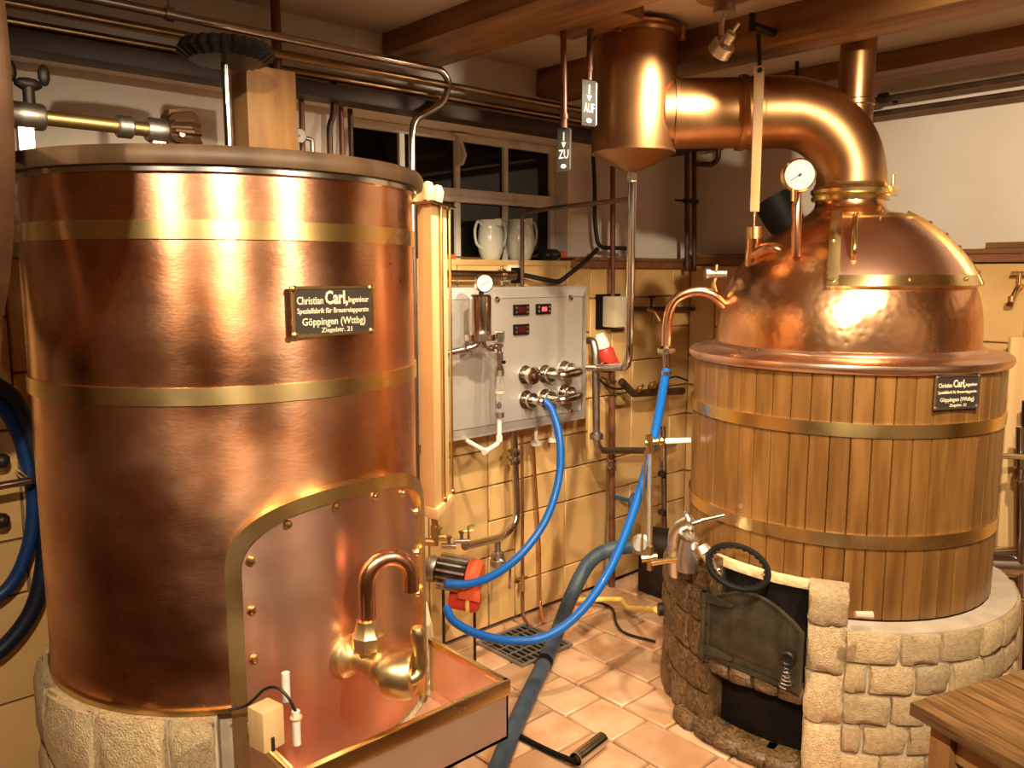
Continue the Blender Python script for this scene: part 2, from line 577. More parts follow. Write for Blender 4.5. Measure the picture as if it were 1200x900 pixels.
# window ----------------------------------------------------------------
WV = 2.865
wn = thing('window_1', 'white steel window with eight dark panes above the control panel', 'window', (WU0, WV, WZ0))
wn['kind'] = 'structure'
us = [1.74, 1.985, 2.275, 2.555, 2.845]
zs = [1.66, 1.935, 2.185]
obj('window_frame', MB().box(1.715, 1.75, WV - .02, WV + .02, 1.657, 2.20).box(2.838, 2.868, WV - .02, WV + .02, 1.657, 2.20).box(1.75, 2.838, WV - .02, WV + .02, 2.165, 2.198), M['whitepaint'], wn, bev=.003)
obj('transom', MB().box(1.75, 2.868, WV - .035, WV + .02, 1.905, 1.962).box(1.75, 2.868, WV - .045, WV + .02, 1.905, 1.925), M['whitepaint'], wn, bev=.003)
for x in us[1:4]:
    for k in (0, 1):
        obj('muntin', MB().box(x - .013, x + .013, WV - .018, WV + .018, (1.657, 1.96)[k], (1.906, 2.168)[k]), M['whitepaint'], wn, bev=.003)
for i in range(4):
    for k in (0, 1):
        obj('pane', MB().box(us[i] + .005, us[i + 1] - .005, WV - .002, WV + .003, (1.657, 1.955)[k], (1.91, 2.17)[k]), M['glass'], wn)
m = MB().box(2.262, 2.288, WV - .04, WV - .018, 2.06, 2.185).box(2.235, 2.315, WV - .05, WV - .02, 2.183, 2.192)
m.tube([(2.275, WV - .045, 2.15), (2.28, WV - .06, 2.10), (2.272, WV - .05, 2.065)], .009, 8)
obj('window_handle', m, M['whitepaint'], wn, bev=.002)


def jug(px, d, h, r, hdl, lab):
    t = thing('porcelain_jug', lab, 'jug', (px, d, 1.657), 'white jugs on the window sill')
    prof = [(r * .62, 0), (r * .72, .006), (r * .95, h * .25), (r, h * .45), (r * .93, h * .72), (r * .80, h * .93), (r * .88, h), (r * .78, h), (r * .7, h * .9), (r * .8, h * .5), (r * .6, h * .08), (0, h * .06)]
    obj('jug_body', MB().lathe(prof, (px, d, 1.657), n=24), M['porcelain'], t)
    for sg in hdl:
        pts = [(px + sg * r * .82, d, 1.657 + h * .86), (px + sg * r * 1.25, d, 1.657 + h * .95), (px + sg * r * 1.55, d, 1.657 + h * .72), (px + sg * r * 1.4, d, 1.657 + h * .42), (px + sg * r * .92, d, 1.657 + h * .28)]
        pipe('handle', pts, .006, M['porcelain'], parent=t, smooth=True, n=8)
    m = MB().prism([(-.012, 0), (.012, 0), (.003, .028), (-.003, .028)], lambda a, b, hh: V3(px + a * 1.3, d - r * .8 - b * 0.8, 1.657 + h * .95 + hh), -.018, .012)
    obj('spout', m, M['porcelain'], t)
    return t


p = at(572, 304, z=1.657)
jug(2.41, 2.79, .175, .058, (-1, 1), 'white two-handled porcelain jug on the sill beside the thin window bar')
jug(2.60, 2.80, .185, .066, (1,), 'white porcelain jug on the sill behind the thin black pipe')
t = thing('red_capped_bottle', 'dark bottle with orange-red cap lying on the window sill', 'bottle', (2.77, 2.80, 1.657))
obj('bottle_body', MB().lathe([(.024, 0), (.027, .005), (.027, .07), (.014, .095)], (2.70, 2.75, 1.685), (1, -.15, 0), 16), M['bottle'], t)
obj('bottle_cap', MB().lathe([(.017, 0), (.017, .03)], (2.79, 2.737, 1.685), (1, -.15, 0), 14), M['redorange'], t)
t = thing('red_screwdriver', 'red handled screwdriver lying on the sill behind the tube gauge', 'screwdriver', (2.14, 2.78, 1.657))
obj('handle', MB().cyl((2.10, 2.78, 1.668), (2.19, 2.77, 1.668), .011), M['redorange'], t)
obj('blade', MB().cyl((2.19, 2.77, 1.668), (2.33, 2.755, 1.663), .004), M['steel'], t)

# ------------------------------------------------------------------ copper mash tun (left)
TX, TY, TR = .897, 2.063, .467
TZ0, TZ1 = .655, 1.812


def tun(phi, z, h=0.):
    return V3(TX + (TR + h) * math.sin(phi), TY - (TR + h) * math.cos(phi), z)


tn = thing('copper_mash_tun', 'large round copper mash tun with brass hoops and wooden lid on stone plinth', 'brewing vessel', (TX, TY, TZ0))
obj('shell', MB().lathe([(TR - .02, TZ0), (TR, TZ0), (TR, TZ1), (TR - .02, TZ1)], (TX, TY, 0), n=128), M['copper'], tn)
for a, b in ((1.668, 1.706), (1.329, 1.366)):
    obj('brass_hoop', MB().lathe([(TR - .002, a), (TR + .005, a), (TR + .005, b), (TR - .002, b)], (TX, TY, 0), n=128, closed=True), M['hoop'], tn, label='wide brass hoop')
obj('base_ring', MB().lathe([(TR - .01, TZ0 - .004), (TR + .006, TZ0 - .004), (TR + .006, TZ0 + .007), (TR - .01, TZ0 + .007)], (TX, TY, 0), n=128, closed=True), M['brass_dull'], tn)
obj('rim_strip', MB().lathe([(TR - .02, 1.80), (TR + .012, 1.80), (TR + .012, 1.812), (TR - .02, 1.812)], (TX, TY, 0), n=128, closed=True), M['steel'], tn)
obj('lid', MB().lathe([(0, 1.813), (TR + .026, 1.813), (TR + .030, 1.822), (TR + .030, 1.838), (TR + .022, 1.850), (0, 1.852)], (TX, TY, 0), n=128), M['lidwood'], tn, label='dark wooden lid')
# arched door housing and plate
P0, PHW = R(7.5), R(35.5) * TR


def arch_top(s, hw, z0, rise):
    k = min(1, abs(s) / hw)
    return z0 + rise * (1 - k ** 2.4) ** (1 / 2.4)


def curved_slab(hw, zlo, zsh, rise, h0, h1, n=40, c=P0):
    ss = [-hw * math.cos(PI * i / n) for i in range(n + 1)]
    vs, fs = [], []
    for s in ss:
        for z in (zlo, arch_top(s, hw, zsh, rise)):
            for h in (h0, h1):
                vs.append(tun(c + s / TR, z, h))
    for i in range(n):
        a, b = i * 4, i * 4 + 4
        fs += [(a + 1, b + 1, b + 3, a + 3), (a, a + 2, b + 2, b), (a, b, b + 1, a + 1), (a + 2, a + 3, b + 3, b + 2)]
    fs += [(0, 1, 3, 2), (n * 4, n * 4 + 2, n * 4 + 3, n * 4 + 1)]
    return MB().add(vs, fs)


ip = obj('inspection_plate', curved_slab(PHW - .01, .481, .97, .145, -.005, .018), M['copper_plate'], tn, label='arched copper inspection plate')


def outline(off):
    hw = PHW - off
    pts = [(-hw, .481), (-hw, .80), (-hw, .95)]
    n = 36
    for i in range(n + 1):
        s = -hw * math.cos(PI * i / n)
        pts.append((s, arch_top(s, hw, .972, .16 - off)))
    return pts + [(hw, .95), (hw, .80), (hw, .481)]


obj('brass_border', MB().band(outline(.032), outline(0), lambda s, z, h: tun(P0 + s / TR, z, h), -.002, .030, closed=False), M['hoop'], ip, ang=50)
oo = [(a, max(b, TZ0 + .02)) for a, b in outline(.047)]
acc, last, pos = 0, oo[0], []
tot = sum((Vector(oo[i + 1]) - Vector(oo[i])).length for i in range(len(oo) - 1))
for k in range(10):
    tgt = tot * (k + .9) / 10.8
    acc = 0
    for i in range(len(oo) - 1):
        l = (Vector(oo[i + 1]) - Vector(oo[i])).length
        if acc + l >= tgt:
            q = Vector(oo[i]).lerp(Vector(oo[i + 1]), (tgt - acc) / max(l, 1e-6))
            break
        acc += l
    ph = P0 + q.x / TR
    nrm = V3(math.sin(ph), -math.cos(ph), 0)
    obj('rivet', MB().lathe([(.010, 0), (.010, .005), (.007, .010), (0, .0115)], tun(ph, q.y, .017), nrm, 12), M['brass'], ip)


def lettering(name, lines, c, xa, ya, nz, mt, parent, depth=.0012):
    """lines of (text, x offset, y offset, height, width)"""
    m = MB()
    for tx, x, y, h, w in lines:
        cu = bpy.data.curves.new('lettering', 'FONT')
        cu.body = tx
        cu.align_x = 'LEFT'
        cu.extrude = .08
        cu.offset = .028 if tx.startswith('Carl') else .010
        cu.resolution_u = 2
        to = bpy.data.objects.new('lettering', cu)
        COL.objects.link(to)
        me = to.to_mesh(depsgraph=None) if False else bpy.data.meshes.new_from_object(to)
        bpy.data.objects.remove(to)
        xs = [q.co.x for q in me.vertices]
        x0, x1 = min(xs), max(xs)
        sx = w / (x1 - x0)
        vs = [c + xa * (x + (q.co.x - x0) * sx) + ya * (y + q.co.y * h / .7) + nz * (depth * (1 if q.co.z > 0 else 0)) for q in me.vertices]
        m.add(vs, [tuple(p.vertices) for p in me.polygons])
        bpy.data.meshes.remove(me)
    return obj(name, m, mt, parent, ang=20)


def makers_plate(parent, c, xa, ya, nz, w, h, mframe):
    """c centre, xa/ya in-plane unit vectors, nz outward"""
    pl = MB().obox(c + nz * .003, xa * w / 2, ya * h / 2, nz * .003)
    po = obj('makers_plate', pl, M['plateblack'], parent, label='small black and brass plate reading Christian Carl, Ingenieur')
    o = [(-w / 2, -h / 2), (w / 2, -h / 2), (w / 2, h / 2), (-w / 2, h / 2)]
    e = .006 * w / .2
    i = [(a - math.copysign(e, a), b - math.copysign(e, b)) for a, b in o]
    obj('plate_frame', MB().band(i, o, lambda a, b, q: c + xa * a + ya * b + nz * q, .002, .0085), mframe, po)
    for a, b in o:
        a2, b2 = a * .945, b * .90
        obj('plate_screw', MB().lathe([(.0075 * w / .2, .005), (.0075 * w / .2, .0085), (.004 * w / .2, .0105)], c + xa * a2 + ya * b2, nz, 10), mframe, po)
    k = w / .2
    lines = [('Christian', -.088 * k, .016 * h / .11, .016 * k, .062 * k), ('Carl,', -.021 * k, .016 * h / .11, .027 * k, .056 * k), ('Ingenieur', .037 * k, .018 * h / .11, .0125 * k, .052 * k),
             ('Spezialfabrik für Brauereiapparate', -.088 * k, -.004 * h / .11, .011 * k, .176 * k),
             ('Göppingen (Wttbg)', -.077 * k, -.030 * h / .11, .0155 * k, .156 * k), ('Ziegelstr. 21', -.032 * k, -.0465 * h / .11, .010 * k, .076 * k)]
    lettering('plate_lettering', lines, c + nz * .006, xa, ya, nz, M['letter'], po)


ph = R(2.6)
nz_ = V3(math.sin(ph), -math.cos(ph), 0)
xa_ = V3(math.cos(ph), math.sin(ph), 0)
za = (at(385, 335, v=tun(ph, 1.5).y).z, at(385, 393, v=tun(ph, 1.5).y).z)
makers_plate(tn, tun(ph, sum(za) / 2, .004), xa_, V3(0, 0, 1), nz_, .205, za[0] - za[1], M['brass'])


# stone plinths ------------------------------------------------------------
def rough_block(seed, amp=.10):
    """unit block (-.5..+.5); the -y face is the rough outer one"""
    bm = bmesh.new()
    bmesh.ops.create_cube(bm, size=1)
    bmesh.ops.subdivide_edges(bm, edges=bm.edges, cuts=4, use_grid_fill=True)
    for q in bm.verts:
        c = q.co
        w = 1 if c.y < -.4 else (.4 if c.y < 0 else 0)
        edge = (abs(c.x) > .45) + (abs(c.z) > .45)
        n = noise.noise_vector(c * 2.3 + V3(seed * 7.1, seed * 3.3, 0))
        n2 = noise.noise_vector(c * 6.1 + V3(seed * 2.1, 5, seed))
        c += n * amp * w * .8 + n2 * amp * w * .45
        if c.y < -.2 and edge:
            c.y += .12 * edge
            c.x *= .97
            c.z *= .97
    bmesh.ops.recalc_face_normals(bm, faces=bm.faces)
    for f in bm.faces:
        f.smooth = True
    me = bpy.data.meshes.new('stone')
    bm.to_mesh(me)
    bm.free()
    me.set_sharp_from_angle(angle=R(50))
    return me


BLOCKS = {}


def stone(parent, cx, cy, rad, ang, z0, z1, width, depth, mt, k):
    """a block on the ring of radius rad at world angle ang"""
    key = (k % 8, mt.name)
    if key not in BLOCKS:
        BLOCKS[key] = rough_block(k % 8 + 1)
    o = link('stone', BLOCKS[key], None if BLOCKS[key].materials else mt, parent,
             (cx + (rad - depth / 2) * math.cos(ang), cy + (rad - depth / 2) * math.sin(ang), (z0 + z1) / 2))
    o.rotation_euler = (0, 0, ang + PI / 2)
    o.scale = (width, depth, z1 - z0)
    return o


def ring_wall(m, cx, cy, r0, r1, a0, a1, z0, z1, n=None):
    n = n or max(2, int(abs(a1 - a0) / R(6)))
    A = [a0 + (a1 - a0) * i / n for i in range(n + 1)]
    m.band([(cx + r0 * math.cos(a), cy + r0 * math.sin(a)) for a in A], [(cx + r1 * math.cos(a), cy + r1 * math.sin(a)) for a in A],
           lambda a, b, h: V3(a, b, h), z0, z1, closed=False)
    return m


pl = thing('stone_plinth', 'pale rough stone plinth carrying the copper mash tun', 'plinth', (TX, TY, 0), 'round stone plinths')
LR = .492
obj('mortar_core', ring_wall(MB().lathe([(0, 0), (.44, 0), (.44, TZ0 - .005), (0, TZ0 - .005)], (TX, TY, 0), n=64), TX, TY, .44, LR - .012, R(-43), R(238), 0, TZ0 - .008), M['mortar'], pl)
obj('front_core', ring_wall(MB(), TX, TY, .44, LR - .012, R(-122), R(-43), 0, .465), M['mortar'], pl)
rg = random.Random(11)
z = 0.
k = 0
for hgt in (.16, .15, .165, .178):
    a = R(150) + rg.random() * .3
    end = a + 2 * PI
    while a < end - .08:
        da = min(rg.uniform(.16, .22) / LR, end - a)
        am = a + da / 2
        gap = min(abs((am - R(-82.5) + PI) % (2 * PI) - PI), 9)
        if gap < R(39.5) + da / 2 and z + hgt > .48:
            if gap < R(39.5) - da * .2:
                a += da
                k += 1
                continue
            sgn = 1 if (am - R(-82.5) + PI) % (2 * PI) - PI > 0 else -1
            cut = R(39.5) + da / 2 - gap
            am += sgn * cut / 2
            stone(pl, TX, TY, LR + .012, am, z + .005, z + hgt - .005, max(.03, (da - cut) * LR - .012), .06, M['stone'], k)
            a += da
            k += 1
            continue
        stone(pl, TX, TY, LR + .012 + rg.uniform(-.006, .006), am, z + .005, z + hgt - .005, da * LR - .012, .06, M['stone'], k)
        k += 1
        a += da
    z += hgt

# ------------------------------------------------------------------ copper drip tray
TRZ, TRB = .62, .47
u0, u1, v0, v1 = .69, 1.254, 1.392, 1.735
ct = thing('copper_drip_tray', 'rectangular copper drip tray with brass lip under the brass tap', 'tray', ((u0 + u1) / 2, (v0 + v1) / 2, TRB))
def tray_back(x):
    return min(v1, TY - math.sqrt(max(0, .507 ** 2 - (x - TX) ** 2)))


nb = 20
us_ = [u0 + (u1 - u0) * k / nb for k in range(nb + 1)]
obj('tray_floor', MB().band([(x, v0) for x in us_], [(x, tray_back(x)) for x in us_], lambda a, b, h: V3(a, b, h), TRB, TRB + .008, closed=False), M['copper_tray'], ct)
obj('tray_front', MB().box(u0, u1, v0, v0 + .006, TRB, TRZ), M['copper_tray'], ct)
obj('tray_side', MB().box(u0, u0 + .006, v0, tray_back(u0), TRB, TRZ), M['copper_tray'], ct)
obj('tray_side', MB().box(u1 - .006, u1, v0, tray_back(u1), TRB, TRZ), M['copper_tray'], ct)
obj('brass_lip', MB().box(u0 - .004, u1 + .004, v0 - .005, v0 + .012, TRZ - .035, TRZ + .003).box(u1 - .011, u1 + .004, v0, tray_back(u1), TRZ - .012, TRZ + .003).box(u0 - .004, u0 + .011, v0, tray_back(u0), TRZ - .012, TRZ + .003), M['brass'], ct, bev=.002)
obj('drain_pipe', MB().tube(fillet([(1.15, 1.50, TRB), (1.15, 1.50, .30), (1.15, 1.50, 0)], .03), .022, 14), M['steel'], ct)

# brass tap -----------------------------------------------------------------
tp = thing('brass_drain_tap', 'brass drain tap with copper swan spout on the mash tun', 'tap', tun(R(4), .80))
fc = at(407, 767, v=1.585)
fdir = V3(.30, -.95, -.04).normalized()
obj('flange', MB().lathe([(.050, -.012), (.052, .004), (.049, .014), (.040, .020), (.030, .034)], fc, fdir, 24), M['brass_cast'], tp, ang=30)
bc = fc + fdir * .115
obj('tap_body', MB().tube([fc, fc + fdir * .04, fc + fdir * .08, bc], [.026, .024, .030, .040], 18).sphere(bc, .043, 16), M['brass_cast'], tp)
obj('plug_housing', MB().lathe([(.030, -.03), (.052, -.02), (.056, 0), (.056, .035), (.050, .045), (.034, .048), (.030, .020), (0, .02)], bc + V3(.012, -.014, -.012), V3(.62, -.74, .05), 24), M['brass_cast'], tp)
neck = bc - fdir * .052
obj('hex_nut', MB().lathe([(.030, .030), (.036, .036), (.037, .066), (.031, .073), (.026, .092), (.026, .102)], neck, (0, 0, 1), 8).lathe([(.022, -.01), (.022, .04)], neck, (0, 0, 1), 14), M['brass_cast'], tp, ang=25)
sd = V3(.86, -.25, 0).normalized()
b0 = neck + V3(0, 0, .09)
sp_ = [b0, b0 + V3(0, 0, .05), b0 + V3(0, 0, .095)]
cr = .052
for i in range(1, 10):
    a = PI * i / 9 * 1.02
    sp_.append(b0 + V3(0, 0, .095) + sd * (cr - cr * math.cos(a)) + V3(0, 0, cr * 1.05 * math.sin(a)))
sp_.append(sp_[-1] + V3(0, 0, -.03))
obj('copper_spout', MB().tube(sp_, .0195, 14), M['copper_pipe'], tp, label='copper swan-neck spout')
hb = bc + V3(.030, -.062, -.01)
obj('plug_lever', MB().tube(catmull([hb + V3(-.02, .02, 0), hb, hb + V3(.018, -.004, .02), hb + V3(.016, 0, .07), hb + V3(.012, 0, .115)], 5), [.016] * 6 + [.014] * 5 + [.015] * 5 + [.017] * 4 + [.012], 12), M['brass_cast'], tp)

# thermometer clip on tray corner
t = thing('wooden_clip_block', 'small pale wooden block on the corner of the copper tray', 'wood block', at(312, 880, v=1.47))
c = at(312, 850, v=1.44)
obj('block', MB().obox(c, V3(.024, .004, 0), V3(-.005, .024, 0), V3(0, 0, .042)), M['pine'], t, bev=.004)
obj('slot', MB().obox(c + V3(.0, -.026, -.028), V3(.003, 0, 0), V3(0, .003, 0), V3(0, 0, .014)), M['ink'], t)
t = thing('white_sensor_tube', 'two short white plastic tubes tied beside the wooden block on the tray', 'sensor tube', at(340, 860, v=1.5))
p1, p2 = at(335, 800, v=1.50), at(347, 845, v=1.44)
obj('tube', MB().cyl(p1 + V3(0, 0, -.04), p1 + V3(0, 0, .022), .0085), M['plastic_white'], t)
obj('tube', MB().cyl(p2 + V3(0, 0, -.05), p2 + V3(0, 0, .022), .0085), M['plastic_white'], t)
obj('tie', MB().ring(p2 + V3(0, 0, .008), (0, 0, 1), .010, .003, 14, 6), M['pine'], t)
pipe('sensor_cable', [at(268, 832, v=1.585), at(290, 826, v=1.56), at(310, 808, v=1.50), at(325, 806, v=1.47), at(338, 818, v=1.45), p2 + V3(0, 0, .02)], .0032, M['cable'],
     'thin black cable looping over the wooden block by the tray', 'cable', smooth=True, n=8)

# ------------------------------------------------------------------ wooden tube gauge beside the mash tun
A = at(493, 604, d=2.30)
gz = A.z
B = at(513, 610, z=gz)
Cc = at(533, 589, z=gz)
ga = (B - A)
gb = (Cc - B)
gw, gl = ga.length, gb.length
ga.normalize()
gb.normalize()
gt = at(497, 240, d=2.30).z
tg = thing('tube_gauge', 'tall pale wooden double tube gauge standing at the side of the copper tun', 'sight gauge', (A + Cc) / 2)
obj('foot_block', MB().add([A, B, Cc, A + gb * gl] + [q + V3(0, 0, .030) for q in (A, B, Cc, A + gb * gl)], [(0, 3, 2, 1), (4, 5, 6, 7), (0, 1, 5, 4), (1, 2, 6, 5), (2, 3, 7, 6), (3, 0, 4, 7)]), M['pine'], tg, bev=.002)
zb = gz + .030
for s, wd_ in ((.22, .26), (.70, .24)):
    c = A + ga * gw * .42 + gb * gl * s
    c.z = (zb + gt) / 2
    obj('wooden_rail', MB().obox(c, ga * gw * .40, gb * gl * wd_ * .72, V3(0, 0, (gt - zb) / 2)), M['pine'], tg, bev=.004)
for s in (.46, .93):
    q = A + ga * gw * .92 + gb * gl * s
    obj('glass_tube', MB().cyl(V3(q.x, q.y, zb), V3(q.x, q.y, gt), .0045, n=10), M['brass'], tg)
    obj('tube_nut', MB().lathe([(.008, 0), (.008, .012), (.006, .014), (.006, .02)], V3(q.x, q.y, zb), n=8), M['brass'], tg)
q = (A + Cc) / 2
obj('top_bracket', MB().obox(V3(q.x, q.y, gt + .003), ga * gw * .62, gb * gl * .62, V3(0, 0, .003)).obox(V3(A.x, A.y, gt + .03) - ga * .004 + gb * gl * .3, ga * .002, gb * gl * .4, V3(0, 0, .03)), M['steel'], tg)
for s in (.22, .72):
    q = A + ga * gw * .45 + gb * gl * s
    obj('finial', MB().lathe([(.005, 0), (.005, .012), (.014, .012), (.019, .04), (.017, .045), (.012, .058), (0, .062)], V3(q.x, q.y, gt + .004), n=16), M['pine'], tg)
q = (A + B) / 2 + gb * gl * .3
obj('feed_pipe', MB().tube([V3(q.x, q.y, gz), V3(q.x, q.y, gz - .10)], .010, 12).lathe([(.013, 0), (.013, .03)], V3(q.x, q.y, gz - .07), n=8), M['brass_dull'], tg)
pipe('side_arm', [V3(q.x, q.y, gz - .09), V3(q.x, q.y, gz - .09) - RT * .12 + FW * .02], .012, M['brass_dull'], parent=tg)

# valves under the gauge, leading to the pump line
t = thing('brass_valve_cluster', 'cluster of small brass and steel cocks below the wooden tube gauge', 'valve', at(528, 640, d=2.96))
for (x, y, r_, l_) in ((514, 630, .016, .05), (526, 640, .014, .045), (541, 634, .013, .05)):
    c = at(x, y, d=2.96)
    obj('valve_body', MB().cyl(c - RT * l_ * .6, c + RT * l_ * .6, r_ * .8).lathe([(r_ * .5, -.01), (r_ * .5, .03), (r_ * .9, .032), (r_ * .9, .038)], c, n=10), M['brass'] if x < 520 else M['steel'], t)
c = at(549, 632, d=2.96)
obj('cock_lever', MB().tube([c, c + V3(0, 0, .05), c + V3(0, 0, .055) + RT * .02], .005, 8).tube([c + V3(0, 0, .03) - RT * .02, c + V3(0, 0, .035) + RT * .02], .004, 8), M['brass'], t)

# ------------------------------------------------------------------ agitator drive over the lid
SZ = 1.937
LID = 1.852
dr = thing('drive_shaft', 'horizontal iron drive shaft in two steel bearings above the tun lid', 'drive shaft', (.62, TY, LID))
obj('shaft', MB().cyl((.33, TY, SZ), (.80, TY, SZ), .0165, n=16), M['brass_dull'], dr)
for x, l in ((.455, .075), (.735, .055)):
    obj('bearing', MB().lathe([(.026, -l / 2), (.029, -l / 2 + .006), (.029, l / 2 - .006), (.026, l / 2)], (x, TY, SZ), (1, 0, 0), 20), M['steel_dull'], dr)
    obj('bearing_stand', MB().box(x - .018, x + .012, TY - .012, TY + .012, LID, SZ), M['steel'], dr)
obj('collar', MB().lathe([(.022, -.018), (.026, -.014), (.026, .014), (.022, .018)], (.658, TY, SZ), (1, 0, 0), 20), M['steel_dull'], dr)
q = V3(.465, TY, SZ + .025)
obj('wing_screw', MB().cyl(q, q + V3(0, 0, .035), .012).sphere(q + V3(-.032, 0, .065), .016, 10, (.8, .5, 1.5)).sphere(q + V3(.032, 0, .065), .016, 10, (.8, .5, 1.5)).sphere(q + V3(0, 0, .042), .024, 10, (1.2, .6, .6)), M['iron'], dr)


def gear(m, c, axis, prof, nt, tooth, n_ang=None):
    """bevel gear: profile of (r, h) with teeth of given depth cut round it"""
    x, y, d = frame_of(axis)
    n = nt * 4
    vs, fs = [], []
    for i, (r_, h_) in enumerate(prof):
        for k in range(n):
            a = 2 * PI * k / n
            up = (k % 4) in (0, 1)
            rr = r_ + (tooth if up and 0 < i < len(prof) - 1 else 0)
            vs.append(Vector(c) + d * h_ + (x * math.cos(a) + y * math.sin(a)) * rr)
    for i in range(len(prof) - 1):
        for k in range(n):
            l = (k + 1) % n
            fs.append((i * n + k, i * n + l, (i + 1) * n + l, (i + 1) * n + k))
    fs += [tuple(range(n - 1, -1, -1)), tuple((len(prof) - 1) * n + k for k in range(n))]
    return m.add(vs, fs)


bg = one('pinion_gear', gear(MB(), (.775, TY, SZ), (1, .05, 0), [(.038, -.025), (.040, -.02), (.050, .02), (.040, .045), (.022, .046)], 14, .012),
         M['flywheel'], 'dark brown toothed pinion gear on the end of the drive shaft', 'gear', ang=20)
one('shaft_pin', MB().cyl((.772, TY - .052, SZ - .01), (.772, TY - .036, SZ - .01), .007), M['steel'], 'bright round steel pin head in the side of the toothed pinion', 'pin')
gz1 = 2.125
one('crown_gear', gear(MB(), (TX + .015, TY, gz1), (0, 0, 1), [(.05, -.005), (.085, -.002), (.112, .018), (.100, .040), (.06, .042)], 26, .008), M['iron'],
    'large dark horizontal crown gear on top of the vertical shaft', 'gear', ang=20)
one('agitator_shaft', MB().cyl((TX + .012, TY, LID), (TX + .012, TY, gz1 + .02), .0115, n=14), M['steel'], 'bright vertical steel shaft rising from the tun lid to the crown gear', 'shaft')
one('wooden_post', MB().box(1.035, 1.185, 2.22, 2.36, LID - .0, 2.17), M['postwood'], 'square honey-coloured wooden post standing behind the vertical shaft', 'post', bev=.006)
# flywheel at the left
fw_ = thing('flywheel', 'large rusty brown flywheel at the left end of the drive shaft', 'flywheel', (.30, TY, SZ - .52))
obj('rim', MB().lathe([(.455, -.03), (.515, -.03), (.52, -.02), (.52, .02), (.515, .03), (.455, .03)], (.297, TY, SZ), (1, 0, 0), 72, closed=True), M['flywheel'], fw_)
obj('hub', MB().lathe([(.05, -.045), (.055, -.04), (.055, .04), (.05, .045)], (.297, TY, SZ), (1, 0, 0), 24), M['flywheel'], fw_)
for k in range(6):
    a = R(10) + 2 * PI * k / 6
    dv = V3(0, math.cos(a), math.sin(a))
    obj('spoke', MB().tube([V3(.297, TY, SZ) + dv * .04, V3(.297, TY, SZ) + dv * .465], [.022, .015], 10), M['flywheel'], fw_)

# ------------------------------------------------------------------ pipes under the ceiling
def V25(x, y):
    return at(x, y, v=2.50)


pipe('steam_pipe', [(.30, 2.50, 2.337), (1.93, 2.50, 2.340), V25(527, 97), V25(519, 122), V25(486, 140), (1.786, 2.50, 2.10), (1.780, 2.50, .004)], .0135, M['steel'],
     'long bright steel pipe under the ceiling bending down past the window', 'pipe', rad=.06)
for a, lab in (((2.50, 2.288, .0135), 'tarnished bronze pipe just below the bright ceiling pipe'), ((2.575, 2.262, .0125), 'tarnished bronze pipe nearest the wall under the ceiling beam')):
    pipe('ceiling_pipe', [(.30, a[0], a[1] - .004), (3.55, a[0], a[1] + .008)], a[2], M['bronze_pipe'], lab, 'pipe', group='bronze pipes under the ceiling')
one('pipe_rail', MB().box(.25, 3.52, 2.56, 2.655, 2.19, 2.24), M['darkwood'], 'long dark wooden rail along the wall below the ceiling pipes', 'rail', bev=.004)
c = at(198, 18, v=2.50)
t = thing('pipe_hanger', 'small steel clamp hanging the bright ceiling pipe', 'pipe clamp', (c.x, 2.50, CEIL))
obj('clamp_ring', MB().lathe([(.015, -.012), (.020, -.012), (.020, .012), (.015, .012)], (c.x, 2.50, 2.339), (1, 0, 0), 18, closed=True), M['steel'], t)
obj('hanger_rod', MB().cyl((c.x, 2.50, 2.355), (c.x, 2.50, CEIL), .004, n=8), M['steel'], t)
c = at(326, 30, v=2.53)
pipe('riser_pipe', [(c.x, 2.545, 2.245), (c.x, 2.545, CEIL)], .016, M['rustpipe'], 'short red-brown pipe rising through the ceiling above the wooden post', 'pipe')
# pipes and small gauge left of the window
pipe('wall_pipe', [at(391, 92, v=2.62), at(391, 135, v=2.62), at(386, 147, v=2.62), V3(at(386, 190, v=2.62).x, 2.62, 1.30)], .011, M['darkpipe'], 'dark cranked pipe on the wall left of the window', 'pipe', rad=.02)
pipe('wall_pipe', [at(399, 118, v=2.70), V3(at(399, 200, v=2.70).x, 2.675, 1.20)], .010, M['rustpipe'], 'thin red-brown vertical pipe on the wall left of the window', 'pipe')
pipe('wall_pipe', [at(410, 122, v=2.72), V3(at(410, 200, v=2.70).x, 2.675, 1.20)], .010, M['darkpipe'], 'thin dark vertical pipe against the left side of the window frame', 'pipe')
pipe('wall_pipe', [at(353, 115, v=2.66), V3(at(353, 200, v=2.66).x, 2.66, 1.20)], .010, M['rustpipe'], 'thin red-brown pipe behind the little gauge and wooden post', 'pipe')


def dial_gauge(t, c, nrm, r, depth, case, ring=None):
    nrm = Vector(nrm).normalized()
    obj('gauge_case', MB().lathe([(r * .9, -depth), (r, -depth * .9), (r, 0), (r * .93, .004), (r * .88, .002)], c, nrm, 28), case, t)
    obj('dial_face', MB().lathe([(r * .89, -.001), (r * .89, .0025)], c, nrm, 28), M['dial'], t)
    x, y, d = frame_of(nrm)
    up = V3(0, 0, 1)
    up = (up - nrm * up.dot(nrm)).normalized()
    rt = up.cross(nrm)
    m = MB()
    for k in range(11):
        a = R(225 - 27 * k)
        w = rt * math.cos(a) + up * math.sin(a)
        s = nrm.cross(w)
        m.obox(c + w * r * .70 + nrm * .003, w * r * .07, s * r * .014, nrm * .0003)
    obj('dial_marks', m, M['ink'], t)
    a = R(213)
    w = rt * math.cos(a) + up * math.sin(a)
    s = nrm.cross(w)
    obj('pointer', MB().obox(c + w * r * .25 + nrm * .004, w * r * .42, s * r * .025, nrm * .0004).lathe([(r * .1, .003), (r * .1, .006)], c, nrm, 10), M['ink'], t)


